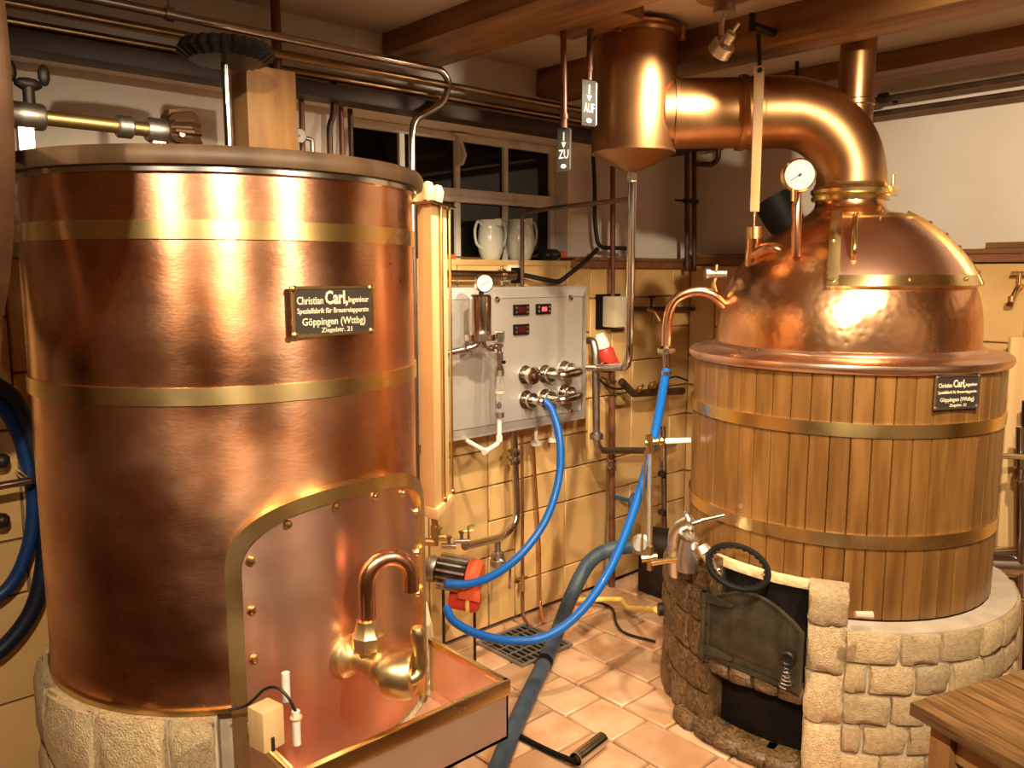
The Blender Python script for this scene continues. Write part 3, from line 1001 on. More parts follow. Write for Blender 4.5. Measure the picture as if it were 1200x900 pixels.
c = at(351, 159, v=2.60)
t = thing('small_wall_gauge', 'small white dial gauge on the wall behind the wooden post', 'gauge', c)
dial_gauge(t, c, (-.35, -1, -.05), .024, .02, M['steel'])
pipe('gauge_pipe', [c + V3(.02, .01, -.005), c + V3(.055, .015, -.005), c + V3(.055, .015, -.05)], .008, M['steel_dull'], parent=t, rad=.015)
pipe('gauge_neck', [c + V3(-.02, .03, .02), c + V3(-.02, .03, .075)], .014, M['black'], parent=t)

# ------------------------------------------------------------------ control panel
PU0, PU1, PZ0, PZ1, PV = 1.86, 2.785, .928, 1.542, 2.55
cp_ = thing('control_panel', 'brushed steel control panel with pipe ports on the tiled wall', 'control panel', ((PU0 + PU1) / 2, WT, PZ0))
obj('casing', MB().box(PU0, PU1, PV, WT - .008, PZ0, PZ1), M['steel_panel'], cp_, bev=.006)
o_ = [(PU0, PZ0), (PU1, PZ0), (PU1, PZ1), (PU0, PZ1)]
i_ = [(PU0 + .04, PZ0 + .045), (PU1 - .04, PZ0 + .045), (PU1 - .04, PZ1 - .045), (PU0 + .04, PZ1 - .045)]
m = MB().add([V3(a, PV + .004, b) for a, b in o_] + [V3(a, PV - .012, b) for a, b in i_] + [V3(a, PV + .004, b) for a, b in i_],
             [(0, 1, 5, 4), (1, 2, 6, 5), (2, 3, 7, 6), (3, 0, 4, 7)])
obj('panel_edge', m, M['steel_panel'], cp_, ang=5)
obj('front_plate', MB().box(PU0 + .042, PU1 - .042, PV - .0095, PV, PZ0 + .047, PZ1 - .047), M['steel_panel'], cp_)


def PF(x, y, off=0.):
    return at(x, y, v=PV - .01 - off)


YM = V3(0, -1, 0)
for x, y in ((582, 351), (668, 349), (668, 481)):
    obj('dome_bolt', MB().lathe([(.014, 0), (.014, .004), (.010, .010), (0, .013)], PF(x, y), YM, 14), M['steel'], cp_)
for x, y, on in ((610, 363, 0), (636, 362, 1), (610, 386, 0)):
    c = PF(x, y)
    d_ = obj('digital_display', MB().obox(c + YM * .004, V3(.043, 0, 0), V3(0, .006, 0), V3(0, 0, .022)), M['black'], cp_, bev=.002)
    obj('display_window', MB().obox(c + YM * .0105, V3(.022, 0, 0), V3(0, .001, 0), V3(0, 0, .013)), M['display_off'], d_)
    for sx in (-1, 1):
        for sz in (-1, 1):
            obj('display_button', MB().obox(c + YM * .0105 + V3(sx * .032, 0, sz * .009), V3(.005, 0, 0), V3(0, .001, 0), V3(0, 0, .005)), M['aluminium'], d_)
    if on:
        lettering('digits', [('88', -.016, -.009, .018, .030)], c + YM * .0117, V3(1, 0, 0), V3(0, 0, 1), YM, M['display_on'], d_, .0006)


def ferrule(parent, c, cap=True):
    obj('pipe_port', MB().lathe([(.040, 0), (.040, .004), (.020, .006), (.020, .028), (.031, .030), (.034, .034), (.034, .044), (.031, .048), (.020, .049)], c, YM, 22), M['steel'], parent)


c = PF(615, 439)
ferrule(cp_, c)
obj('blank_cap', MB().lathe([(.036, .045), (.038, .05), (.038, .058), (.03, .062), (.012, .062), (.010, .072)], c, YM, 22), M['steel'], cp_)
for (x1, y1, x2, y2) in ((638, 438, 661, 433), (638, 466, 661, 460)):
    a_, b_ = PF(x1, y1), PF(x2, y2)
    ferrule(cp_, a_)
    ferrule(cp_, b_)
    mid = (a_ + b_) / 2
    obj('return_bend', MB().tube(fillet([a_ + YM * .04, a_ + YM * .105, b_ + YM * .105, b_ + YM * .04], .05), .020, 14), M['steel'], cp_)
c = PF(616, 468)
ferrule(cp_, c)
hs = at(637, 469, v=PV - .10)
obj('hose_tail', MB().tube(fillet([c + YM * .04, c + YM * .09, hs], .04), [.018] * 7 + [.012], 12), M['steel'], cp_)
for x, y1, y2 in ((628, 503, 520), (648, 498, 516)):
    a_, b_ = at(x, y1, v=2.62), at(x, y2, v=2.62)
    obj('bottom_stub', MB().cyl(V3(a_.x, a_.y, PZ0), b_, .009).lathe([(.012, -.012), (.024, -.006), (.024, .008), (.014, .016)], b_, n=16), M['plastic_white'], cp_)

# filter housing in front of the panel
fx = at(563, 370, v=2.44)
ft = thing('filter_housing', 'polished steel filter cylinder with white dial in front of control panel', 'filter', fx)
ztop, zbot = at(565, 345, v=2.44).z, at(565, 392, v=2.44).z
obj('cylinder', MB().lathe([(.040, zbot), (.043, zbot + .004), (.043, ztop - .008), (.036, ztop)], (fx.x, fx.y, 0), n=28), M['steel'], ft)
obj('flange', MB().lathe([(.036, zbot - .025), (.062, zbot - .022), (.062, zbot + .002), (.043, zbot + .006)], (fx.x, fx.y, 0), n=28), M['steel'], ft)
gc = at(568, 332, v=2.425)
dg = obj('dial_gauge', MB().lathe([(.030, -.030), (.036, -.026), (.036, 0), (.033, .004), (.031, .002)], gc, (-.45, -1, 0), 26), M['steel'], ft)
obj('dial_face', MB().lathe([(.031, 0), (.031, .003)], gc, (-.45, -1, 0), 26), M['dial'], dg)
nn = V3(-.45, -1, 0).normalized()
obj('pointer', MB().obox(gc + nn * .004, V3(.016, -.007, .009), V3(0, 0, .0012), nn * .0004), M['ink'], dg)
obj('gauge_stem', MB().cyl(V3(fx.x, fx.y, ztop), gc + V3(.0, .012, -.03), .009, n=12), M['black'], ft)
l0 = at(519, 415, v=2.47)
obj('inlet_pipe', MB().tube(fillet([l0, at(543, 410, v=2.46), at(557, 405, v=2.44), V3(fx.x - .01, fx.y, zbot - .02)], .035), .0135, 12).lathe([(.018, -.015), (.018, .015)], at(546, 409, v=2.46), V3(1, 0, .08), 12), M['steel'], ft)
op = at(576, 408, v=2.44)
obj('outlet_pipe', MB().tube(fillet([V3(fx.x + .012, fx.y, zbot - .02), V3(fx.x + .018, fx.y, op.z), op, at(588, 404, v=2.43)], .03), .0115, 12).lathe([(.016, -.012), (.016, .012)], op, V3(1, 0, .05), 12), M['steel'], ft)
# flow meter
fm = thing('flow_meter', 'vertical glass flow meter with steel fittings hanging before control panel', 'flow meter', at(585, 520, v=2.43))


def fmz(y):
    return at(585, y, v=2.43).z


fq = at(585, 450, v=2.43)
obj('top_knob', MB().lathe([(.021, fmz(402)), (.023, fmz(401)), (.023, fmz(389)), (.021, fmz(388))], (fq.x, fq.y, 0), n=6), M['steel'], fm, ang=20)
obj('valve_body', MB().lathe([(.010, fmz(404)), (.010, fmz(412)), (.017, fmz(413)), (.017, fmz(422)), (.012, fmz(423)), (.012, fmz(428)), (.018, fmz(430)), (.018, fmz(434))], (fq.x, fq.y, 0), n=16), M['steel'], fm)
obj('side_screw', MB().cyl((fq.x + .012, fq.y, fmz(425)), (fq.x + .03, fq.y, fmz(425)), .007), M['black'], fm)
obj('collar', MB().lathe([(.020, fmz(440)), (.020, fmz(434))], (fq.x, fq.y, 0), n=18), M['steel_dull'], fm)
obj('glass_tube', MB().lathe([(.017, fmz(484)), (.017, fmz(440))], (fq.x, fq.y, 0), n=18), M['clearglass'], fm)
obj('float', MB().lathe([(.005, fmz(479)), (.008, fmz(475)), (.003, fmz(471))], (fq.x, fq.y, 0), n=10), M['black'], fm)
obj('scale_mark', MB().lathe([(.0176, fmz(461)), (.0176, fmz(458))], (fq.x, fq.y, 0), n=18), M['cork'], fm)
obj('collar', MB().lathe([(.020, fmz(489)), (.020, fmz(483))], (fq.x, fq.y, 0), n=18), M['steel_dull'], fm)
obj('elbow_pipe', MB().tube(fillet([V3(fq.x, fq.y, fmz(489)), V3(fq.x, fq.y, fmz(519)), at(569, 529, v=2.45), at(548, 517, v=2.55), at(544, 514, v=2.60)], .02), .0095, 12)
    .lathe([(.013, -.01), (.013, .012)], V3(fq.x, fq.y, fmz(514)), n=12).lathe([(.013, -.012), (.013, .012)], at(569, 529, v=2.45), (1, .3, .1), 12), M['plastic_white'], fm)

# pipe, socket and thin pipe above the panel
t = thing('bronze_stub_pipe', 'horizontal bronze pipe with steel clamp above the control panel', 'pipe', at(560, 322, v=2.60))
obj('tube', MB().cyl(at(505, 322, v=2.62), at(603, 323, v=2.62), .020, n=18), M['bronze_pipe'], t)
c = at(588, 322, v=2.62)
obj('clamp', MB().lathe([(.021, -.01), (.026, -.01), (.026, .01), (.021, .01)], c, (1, 0, 0), 18, closed=True).cyl(c + V3(0, 0, -.024), c + V3(0, 0, -.045), .010).cyl(c + V3(0, 0, .024), c + V3(0, 0, .04), .007).cyl(c, c + V3(0, .07, 0), .006), M['steel'], t)
c = at(604, 322, v=2.69)
t = thing('wall_socket', 'black wall socket with white rim on the tiles above the panel', 'socket', c)
obj('socket_rim', MB().obox(c, V3(.045, 0, 0), V3(0, .006, 0), V3(0, 0, .042)), M['plastic_white'], t, bev=.003)
obj('socket_face', MB().obox(c + V3(.004, -.008, -.003), V3(.035, 0, 0), V3(0, .006, 0), V3(0, 0, .034)), M['black'], t)

# rusty thin pipe from the vapour pot, dropping in front of the jugs
PX, PY, PR = 2.377, 1.962, .150
jn = V3(PX, PY, at(741, 233, d=3.05).z)
pipe('thin_drain_pipe', [jn, at(645, 244, v=2.45), at(612, 250, v=2.62), at(612, 345, v=2.62)], .009, M['darkpipe'],
     'thin dark red-brown pipe running from below the copper pot down past the jugs', 'pipe', rad=.03)

# ------------------------------------------------------------------ brew kettle (right)
KX, KY, KR = 2.91, 1.40, .531
KZ0, KZ1 = .512, 1.305
e0 = V3(-KX, -KY, 0).normalized()
rk = V3(-e0.y, e0.x, 0)
kt = thing('brew_kettle', 'round brew kettle clad in oak staves with hammered copper dome', 'brewing vessel', (KX, KY, KZ0))
obj('inner_wall', MB().lathe([(0, KZ0 + .004), (KR - .016, KZ0 + .004), (KR - .016, KZ1), (0, KZ1)], (KX, KY, 0), n=64), M['soot'], kt)  # blackened core, puts the dark into the gaps between staves
NS = 54
hw = PI / NS * .975
ro, ri = KR - .004, KR - .03
sv = MB()
for z in (KZ0, KZ1):
    pass
prof = [(-hw, ri), (-hw, ro - .003), (-hw * .93, ro), (0, ro + .0012), (hw * .93, ro), (hw, ro - .003), (hw, ri)]
sv.prism([(r_ * math.cos(a), r_ * math.sin(a)) for a, r_ in prof], lambda a, b, h: V3(a, b, h), 0, KZ1 - KZ0)
sme = sv.mesh('stave')
for k in range(NS):
    o = link('stave', sme, M['oak'], kt, (KX, KY, KZ0))
    o.rotation_euler = (0, 0, 2 * PI * k / NS)
for a, b in ((1.097, 1.140), (.742, .787)):
    obj('brass_hoop', MB().lathe([(KR - .004, a), (KR + .002, a), (KR + .004, b), (KR - .004, b)], (KX, KY, 0), n=128, closed=True), M['hoop'], kt, label='flat brass hoop')
DOME = [(.448, 1.335), (.447, 1.40), (.440, 1.47), (.425, 1.53), (.400, 1.585), (.363, 1.64), (.315, 1.695), (.260, 1.742), (.200, 1.782), (.150, 1.805), (.126, 1.825), (.118, 1.845), (.116, 1.88)]


def smooth_prof(pr, res=4):
    return [(q.x, q.y) for q in catmull([V3(a, b, 0) for a, b in pr], res)]


DP = smooth_prof(DOME)
obj('brim', MB().lathe([(KR - .03, 1.290), (KR + .004, 1.290), (KR + .012, 1.296), (KR + .017, 1.308), (KR + .014, 1.320), (KR + .002, 1.328), (.50, 1.334), (.466, 1.338), (.462, 1.346), (.455, 1.351), (.446, 1.350), (.440, 1.335)], (KX, KY, 0), n=128), M['copper_brim'], kt, label='rolled copper brim')
obj('dome', MB().lathe(DP, (KX, KY, 0), n=96), M['copper_dome'], kt)
obj('neck_clamp', MB().lathe([(.118, 1.855), (.130, 1.856), (.133, 1.868), (.126, 1.876), (.134, 1.880), (.136, 1.892), (.126, 1.902), (.122, 1.915), (.116, 1.915)], (KX, KY, 0), n=64), M['brass'], kt)


def dome_r(z):
    for i in range(len(DP) - 1):
        if DP[i][1] <= z <= DP[i + 1][1]:
            t = (z - DP[i][1]) / (DP[i + 1][1] - DP[i][1] + 1e-9)
            return DP[i][0] * (1 - t) + DP[i + 1][0] * t
    return DP[-1][0]


def kdir(a):
    return e0 * math.cos(a) + rk * math.sin(a)


def dome_pt(a, z, off=0.):
    r_ = dome_r(z)
    dz = .004
    sl = (dome_r(z + dz) - dome_r(z - dz)) / (2 * dz)
    nr = V3(1, -sl, 0).normalized()
    p = kdir(a) * (r_ + off * nr.x)
    return V3(KX + p.x, KY + p.y, z + off * nr.y)


cl = V3(KX, KY, 1.885) + kdir(R(82)) * .137
obj('clamp_screw', MB().obox(cl, kdir(R(82)) * .018, kdir(R(-8)) * .012, V3(0, 0, .018)).cyl(cl + V3(0, 0, .01), cl + V3(0, 0, .055), .006), M['brass'], kt)


def dome_patch(a0, a1, z0, z1, h0, h1, na=16, nz_=10, fa=None):
    vs, fs = [], []
    for h in (h0, h1):
        for j in range(nz_ + 1):
            z = z0 + (z1 - z0) * j / nz_
            for i in range(na + 1):
                b0 = a0(z) if callable(a0) else a0
                b1 = a1(z) if callable(a1) else a1
                a = b0 + (b1 - b0) * i / na
                vs.append(dome_pt(a, z, h))
    n1 = na + 1
    T_ = n1 * (nz_ + 1)
    for j in range(nz_):
        for i in range(na):
            q = j * n1 + i
            fs += [(q + T_, q + 1 + T_, q + n1 + 1 + T_, q + n1 + T_), (q, q + n1, q + n1 + 1, q + 1)]
    for i in range(na):
        q = nz_ * n1 + i
        fs += [(i, i + 1, i + 1 + T_, i + T_), (q, q + T_, q + 1 + T_, q + 1)]
    for j in range(nz_):
        q = j * n1
        w = j * n1 + na
        fs += [(q, q + T_, q + n1 + T_, q + n1), (w, w + n1, w + n1 + T_, w + T_)]
    return MB().add(vs, fs)


HA0, HA1, HZ0, HZ1 = R(-8), R(78), 1.565, 1.79
HL = lambda w: (lambda z: math.asin(max(-.9, min(.9, (-.050 + w) / dome_r(z)))))
ht = obj('hatch', dome_patch(HL(0), HA1, HZ0, HZ1, -.004, .010), M['copper_hatch'], kt, label='curved copper hatch on the dome')
obj('hatch_frame', dome_patch(HL(-.004), HL(.030), HZ0 - .01, HZ1, -.004, .024, 2), M['hoop'], ht)
obj('hatch_frame', dome_patch(HL(-.004), HA1 + R(1), HZ0 - .014, HZ0 + .018, -.004, .024, 16, 2), M['hoop'], ht)
obj('hatch_frame', dome_patch(HA1 - R(4), HA1 + R(2), HZ0 - .01, HZ1, .000, .026, 2), M['hoop'], ht)
obj('hatch_frame', dome_patch(HL(0), HA1, HZ1 - .010, HZ1 + .002, .004, .014, 16, 2), M['brass_dull'], ht)
for a, z in ((-5, 1.568), (-7.5, 1.69), (26, 1.57), (56, 1.57), (30, 1.785), (79, 1.59), (79, 1.63), (79, 1.67), (79, 1.71), (79, 1.75)):
    nn = (dome_pt(R(a), z, .05) - dome_pt(R(a), z)).normalized()
    obj('bolt', MB().lathe([(.007, 0), (.007, .006), (.004, .009)], dome_pt(R(a), z, .022), nn, 8), M['brass'], ht)
ha = R(3)
hp = [dome_pt(R(5), 1.765, .006), dome_pt(R(5), 1.762, .035), dome_pt(ha, 1.715, .055), dome_pt(ha, 1.655, .042), dome_pt(ha, 1.640, .008)]
obj('hatch_handle', MB().tube(catmull(hp, 6), .010, 10), M['brass'], ht)
# makers plate
q = V3(KX, KY, 0) + kdir(R(30)) * (KR)
kc = at(1108, 459, u=q.x)
import_a = math.asin(max(-1, min(1, ((at(1108, 459, d=2.72) - V3(KX, KY, 0)).to_2d().dot(rk.to_2d())) / KR)))
nk = kdir(import_a)
xk = V3(-nk.y, nk.x, 0)
ck = V3(KX, KY, 0) + nk * (KR + .001)
ck.z = (at(1108, 441, d=(ck.dot(FW))).z + at(1108, 477, d=(ck.dot(FW))).z) / 2
makers_plate(kt, ck, xk, V3(0, 0, 1), nk, .165, .105, M['aluminium'])

# swan neck ----------------------------------------------------------------
K_ = V3(KX, KY, 0)
e1 = V3(PX - KX, PY - KY, 0)
hl = e1.length
e1.normalize()
SZN, BR = 2.165, .25
sn = thing('swan_neck', 'wide copper swan-neck vapour pipe bending from the dome to the copper pot', 'copper pipe', V3(KX, KY, 1.905))
pts, rad_ = [K_ + V3(0, 0, 1.90)], [.118]
for i in range(17):
    a = PI / 2 * i / 16
    pts.append(K_ + e1 * (BR - BR * math.cos(a)) + V3(0, 0, SZN - BR + BR * math.sin(a)))
    rad_.append(.118 + .006 * i / 16)
pts.append(K_ + e1 * .40 + V3(0, 0, SZN))
rad_.append(.124)
obj('elbow', MB().tube(pts, rad_, 48), M['copper_brown'], sn)
obj('straight_pipe', MB().tube([K_ + e1 * .39 + V3(0, 0, SZN), K_ + e1 * (hl - .10) + V3(0, 0, SZN)], .121, 48), M['copper_brown'], sn)
for s in (.395, .345):
    obj('joint_ring', MB().lathe([(.120, -.012), (.129, -.012), (.131, 0), (.129, .012), (.120, .012)], K_ + e1 * s + V3(0, 0, SZN), e1, 48, closed=True), M['copper_brown'], sn)
obj('joint_ring', MB().lathe([(.118, -.006), (.127, -.006), (.127, .006), (.118, .006)], K_ + e1 * (hl - PR + .006) + V3(0, 0, SZN), e1, 48, closed=True), M['copper_brown'], sn)
obj('flue_pipe', MB().cyl(K_ + V3(0, 0, 2.08), K_ + V3(0, 0, CEIL), .060, n=32).lathe([(.059, 2.18), (.064, 2.185), (.064, 2.20), (.059, 2.205)], K_, n=32), M['copper_brown'], sn)

pt = thing('vapour_pot', 'tall cylindrical copper pot with cone bottom hanging below the ceiling', 'copper pot', (PX, PY, 1.968))
obj('pot_body', MB().lathe([(.012, 1.965), (.03, 1.970), (.09, 1.993), (PR + .002, 2.028), (PR + .002, 2.034), (PR, 2.036), (PR, 2.43), (PR - .02, 2.44), (0, 2.44)], (PX, PY, 0), n=64), M['copper_brown'], pt, ang=22)
obj('rim_flange', MB().lathe([(PR - .01, 2.418), (PR + .014, 2.420), (PR + .018, 2.430), (PR + .012, 2.442), (PR + .018, 2.450), (PR + .008, 2.458), (0, 2.46)], (PX, PY, 0), n=64), M['copper_brown'], pt)
for a in (R(-60), R(20), R(200)):
    q = V3(PX + (PR + .016) * math.cos(a), PY + (PR + .016) * math.sin(a), 2.428)
    obj('flange_lug', MB().cyl(q + V3(0, 0, -.02), q + V3(0, 0, .03), .012, n=12), M['copper_brown'], pt)
for a in (0, 2.1, 4.2):
    q = V3(PX + .08 * math.cos(a), PY + .08 * math.sin(a), 0)
    obj('hanger_rod', MB().cyl(q + V3(0, 0, 2.455), q + V3(0, 0, CEIL), .008, n=8), M['iron'], pt)
cpn = thing('condensate_pipe', 'bright steel pipe dropping from the copper pot and turning to the wall', 'pipe', (PX, PY, 1.2))
obj('union_nut', MB().lathe([(.012, 1.968), (.020, 1.958), (.020, 1.932), (.014, 1.925)], (PX, PY, 0), n=6), M['steel'], cpn, ang=20)
zb_ = at(737, 430, d=3.05).z
obj('tube', MB().tube(fillet([(PX, PY, 1.94), (PX, PY, zb_), at(703, 431, v=2.47), at(688, 431, v=2.53)], .09, 7), .0155, 14).lathe([(.024, -.012), (.024, .012)], at(708, 431, v=2.44), (at(700, 431, v=2.48) - at(715, 431, v=2.38)), 18), M['steel'], cpn)

# pipes at the right of the panel
pipe('return_pipe', [at(688, 399, v=2.60), at(695, 399, v=2.56), at(698, 412, v=2.54), at(699, 520, v=2.54), at(704, 528, v=2.54), at(760, 528, v=2.54), at(790, 520, v=2.60)], .0175, M['steel_dull'],
     'thick dull steel pipe looping down beside the control panel', 'pipe', rad=.05, n=14)
c = at(699, 511, v=2.54)
one('pipe_union', MB().lathe([(.020, -.018), (.032, -.014), (.032, .010), (.022, .018)], c, n=18), M['steel_dull'], 'steel union ring on the dull pipe beside the panel', 'pipe union')
pipe('riser_pipe', [at(718, 190, v=2.64), at(718, 355, v=2.64)], .011, M['rustpipe'], 'red-brown pipe running down into the cream junction box', 'pipe')
c = at(718, 365, v=2.66)
t = thing('junction_box', 'cream plastic junction box on the tiles right of the control panel', 'junction box', c)
obj('box', MB().obox(c + V3(.01, -.02, 0), V3(.062, 0, 0), V3(0, .04, 0), V3(0, 0, .075)), M['cream_box'], t, bev=.005)
obj('back_plate', MB().obox(c + V3(-.005, .028, 0), V3(.085, 0, 0), V3(0, .009, 0), V3(0, 0, .085)), M['black'], t)
for dz in (-.04, .04):
    obj('cable_gland', MB().cyl(c + V3(.06, -.02, dz), c + V3(.09, -.02, dz), .016), M['black'], t)
t = thing('power_plug', 'red and white industrial power plug below the junction box', 'plug', at(712, 410, v=2.60))
a_, b_, c_ = at(702, 391, v=2.60), at(707, 408, v=2.585), at(714, 424, v=2.57)
obj('plug_cap', MB().tube([a_, (a_ + b_) / 2, b_], [.022, .034, .034], 18), M['plastic_white'], t)
obj('plug_body', MB().tube([b_, b_.lerp(c_, .3), c_], [.036, .044, .040], 18).sphere(c_ + V3(.03, 0, -.01), .03, 12), M['red'], t)
pipe('standpipe', [at(717, 425, v=2.64), at(717, 690, v=2.64)], .0165, M['rustpipe'], 'thick red-brown vertical pipe on the tiles right of the panel', 'pipe', n=14)
for y in (447, 461, 539, 547):
    c = at(717, y, v=2.64)
    one('pipe_collar', MB().lathe([(.018, -.008), (.024, -.006), (.024, .006), (.018, .008)], c, n=16), M['steel'], 'bright steel collar on the red-brown standpipe', 'pipe collar', 'collars on the red-brown standpipe')
pipe('thin_hose', [at(696, 425, v=2.62), at(703, 445, v=2.62), at(718, 455, v=2.60), at(735, 455, v=2.60)], .006, M['cable'], 'short thin black hose beside the red plug', 'hose', smooth=True)
# dark manifold between panel and kettle
t = thing('valve_manifold', 'dark pipe manifold with brass cocks on the wall behind the blue hose', 'manifold', at(770, 460, v=2.62))
obj('manifold_pipe', MB().tube([at(728, 447, v=2.62), at(742, 461, v=2.62), at(800, 458, v=2.62)], .020, 14), M['darkpipe'], t)
for x, y in ((749, 456), (763, 452), (772, 449)):
    c = at(x, y, v=2.60)
    obj('cock', MB().lathe([(.010, -.02), (.016, -.01), (.016, .012), (.009, .018), (.009, .03)], c, V3(.1, -.6, .6), 12), M['brass_dull'], t)
pipe('lever', [at(772, 449, v=2.58), at(790, 440, v=2.55), at(806, 446, v=2.55)], .005, M['iron'], parent=t)
# thin red pipe and tap on the tiles behind the kettle
pipe('water_pipe', [at(742, 362, v=2.66), at(838, 362, v=2.66)], .012, M['darkpipe'], 'dark horizontal water pipe on the tiles behind the copper bend', 'pipe')
c = at(757, 362, v=2.66)
t = thing('wall_tap', 'small dark garden tap on the wall between junction box and copper bend', 'tap', c)
obj('tap_body', MB().tube(fillet([c + V3(0, -.01, 0), c + V3(.01, -.05, -.01), c + V3(.02, -.075, -.06)], .03), .011, 12), M['brass_dull'], t)
obj('tap_handle', MB().cyl(c + V3(.005, -.03, 0), c + V3(.005, -.03, .06), .006).obox(c + V3(.005, -.03, .062), V3(.028, 0, 0), V3(0, .006, 0), V3(0, 0, .005)), M['iron'], t)
# corner pipes
for x, lab in ((805, 'left'), (813.5, 'right')):
    pipe('corner_pipe', [at(x, 168, v=2.63), at(x, 318, v=2.63)], .0125, M['darkpipe'], 'dark vertical pipe of the clamped pair near the room corner', 'pipe', group='pair of dark corner pipes')
c = at(808, 236, v=2.63)
one('pipe_clamp', MB().obox(c + V3(.0, -.008, 0), V3(.05, 0, 0), V3(0, .016, 0), V3(0, 0, .010)).cyl(c + V3(-.12, 0, 0), c + V3(-.05, 0, 0), .006), M['iron'], 'iron clamp joining the two dark corner pipes', 'pipe clamp')
pipe('corner_elbow', [at(813, 192, v=2.60), at(835, 193, v=2.58), at(842, 186, v=2.56), at(842, 172, v=2.56)], .014, M['darkpipe'], 'short dark elbow pipe under the wide copper pipe', 'pipe', rad=.03)
pipe('corner_branch', [at(790, 174, v=2.62), at(850, 172, v=2.56), at(876, 176, v=2.50)], .018, M['darkpipe'], 'thick dark branch pipe just below the wide copper pipe', 'pipe', rad=.03)
pipe('black_conduit', [at(695, 180, v=2.70), at(697, 220, v=2.70), at(697, 262, v=2.70), at(701, 290, v=2.68), at(735, 291, v=2.64)], .010, M['cable'], 'black cable conduit on the white wall right of the window', 'conduit', rad=.04)
pipe('black_conduit', [at(700, 292, v=2.66), at(684, 308, v=2.62), at(655, 331, v=2.62), at(612, 322, v=2.66)], .011, M['cable'], 'black cable sloping from the wall moulding to the socket above the panel', 'cable', rad=.03)
pipe('wall_pipe', [at(718, 165, v=2.70), at(718, 305, v=2.66)], .013, M['rustpipe'], 'red-brown vertical pipe on the white wall behind the copper pot', 'pipe')
# two pipes along the right wall
for z_, lab in ((2.365, 'upper'), (2.305, 'lower')):
    pipe('heating_pipe', [(3.72, -.5, z_), (3.72, 2.40, z_ - .01)], .013, M['darkpipe'], '%s of two dark pipes running along the right wall under the beam' % lab, 'pipe')
c = at(1033, 115, u=3.70)
one('pipe_bracket', MB().lathe([(.013, -.02), (.024, -.018), (.024, .018), (.013, .02)], (3.72, c.y, 2.36), (0, 1, 0), 14).box(3.715, 3.84, c.y - .008, c.y + .008, 2.352, 2.368), M['iron'], 'iron bracket clamping the upper pipe of the right wall', 'bracket')
pipe('ceiling_rod', [at(934, 72, d=3.4), at(934, 100, d=3.4)], .008, M['iron'], 'short dark rod hanging from the ceiling behind the swan neck', 'rod')

# ------------------------------------------------------------------ kettle plinth with firebox
kp = thing('stone_plinth', 'round pale stone plinth with firebox door carrying the oak-clad kettle', 'plinth', (KX, KY, 0), 'round stone plinths')
GR = .62
N0, N1, N2, N3 = R(145), R(168), R(201), R(210.5)       # left jamb, niche, right pillar
obj('mortar_core', ring_wall(MB(), KX, KY, .34, GR - .014, N3, 2 * PI + N0, 0, KZ0 - .006), M['mortar'], kp)
obj('kettle_bed', MB().lathe([(0, 0), (.528, 0), (.528, KZ0 - .001), (0, KZ0 - .001)], (KX, KY, 0), n=48), M['soot'], kp)
obj('jamb_core', ring_wall(MB(), KX, KY, .535, GR - .016, N0, N1, 0, .615), M['stone_soot'], kp)
obj('pillar_core', ring_wall(MB(), KX, KY, .535, GR - .014, N2, N3, 0, .60), M['mortar'], kp)
obj('niche_back', ring_wall(MB(), KX, KY, .533, .545, N1 - .02, N2 + .02, 0, .60), M['soot'], kp)
obj('niche_ledge', ring_wall(MB(), KX, KY, .533, .560, R(163), N2 + .03, .598, .628), M['stone'], kp, bev=.004)
rg = random.Random(21)
k = 0
z = 0.
for ci, hgt in enumerate((.105, .10, .10, .098, .103)):
    a = N3 + (0 if ci % 2 else -.0) + .004
    first = True
    while a < R(352):
        da = rg.uniform(.11, .17) / GR
        if first and ci % 2:
            da *= .6
        first = False
        stone(kp, KX, KY, GR + .006 + rg.uniform(-.006, .004), a + da / 2, z + .004, z + hgt - .004, da * GR - .010, .05, M['stone'], k)
        a += da
        k += 1
    z += hgt
for z0, z1 in ((.0, .19), (.195, .355), (.36, .51), (.515, .637)):
    stone(kp, KX, KY, GR + .012, (N2 + N3) / 2, z0, z1, .115, .085, M['stone'], k)
    k += 1
z = 0
for hgt in (.14, .12, .13, .12, .125):
    for a0, a1 in ((R(118), R(131)), (R(131), N0), (N0, R(157)), (R(157), N1)):
        if a0 < N0 - .01 and z + hgt > .52:
            continue
        stone(kp, KX, KY, GR + rg.uniform(-.004, .006), (a0 + a1) / 2, z + .003, z + hgt - .003, (a1 - a0) * GR - .008, .055, M['stone_soot'], k)
        k += 1
    z += hgt
a = N1
for i in range(4):
    da = (N2 - N1) / 4
    stone(kp, KX, KY, GR + rg.uniform(-.004, .004), a + da / 2, .236, .286, da * GR - .006, .055, M['stone_soot'], k)
    stone(kp, KX, KY, GR + .045, a + da / 2 - .03, -.002, .052, da * GR * 1.25, .10, M['stone_soot'], k + 1)
    a += da
    k += 2
stone(kp, KX, KY, GR + .045, R(160.5), -.002, .045, .12, .09, M['stone_soot'], 3)
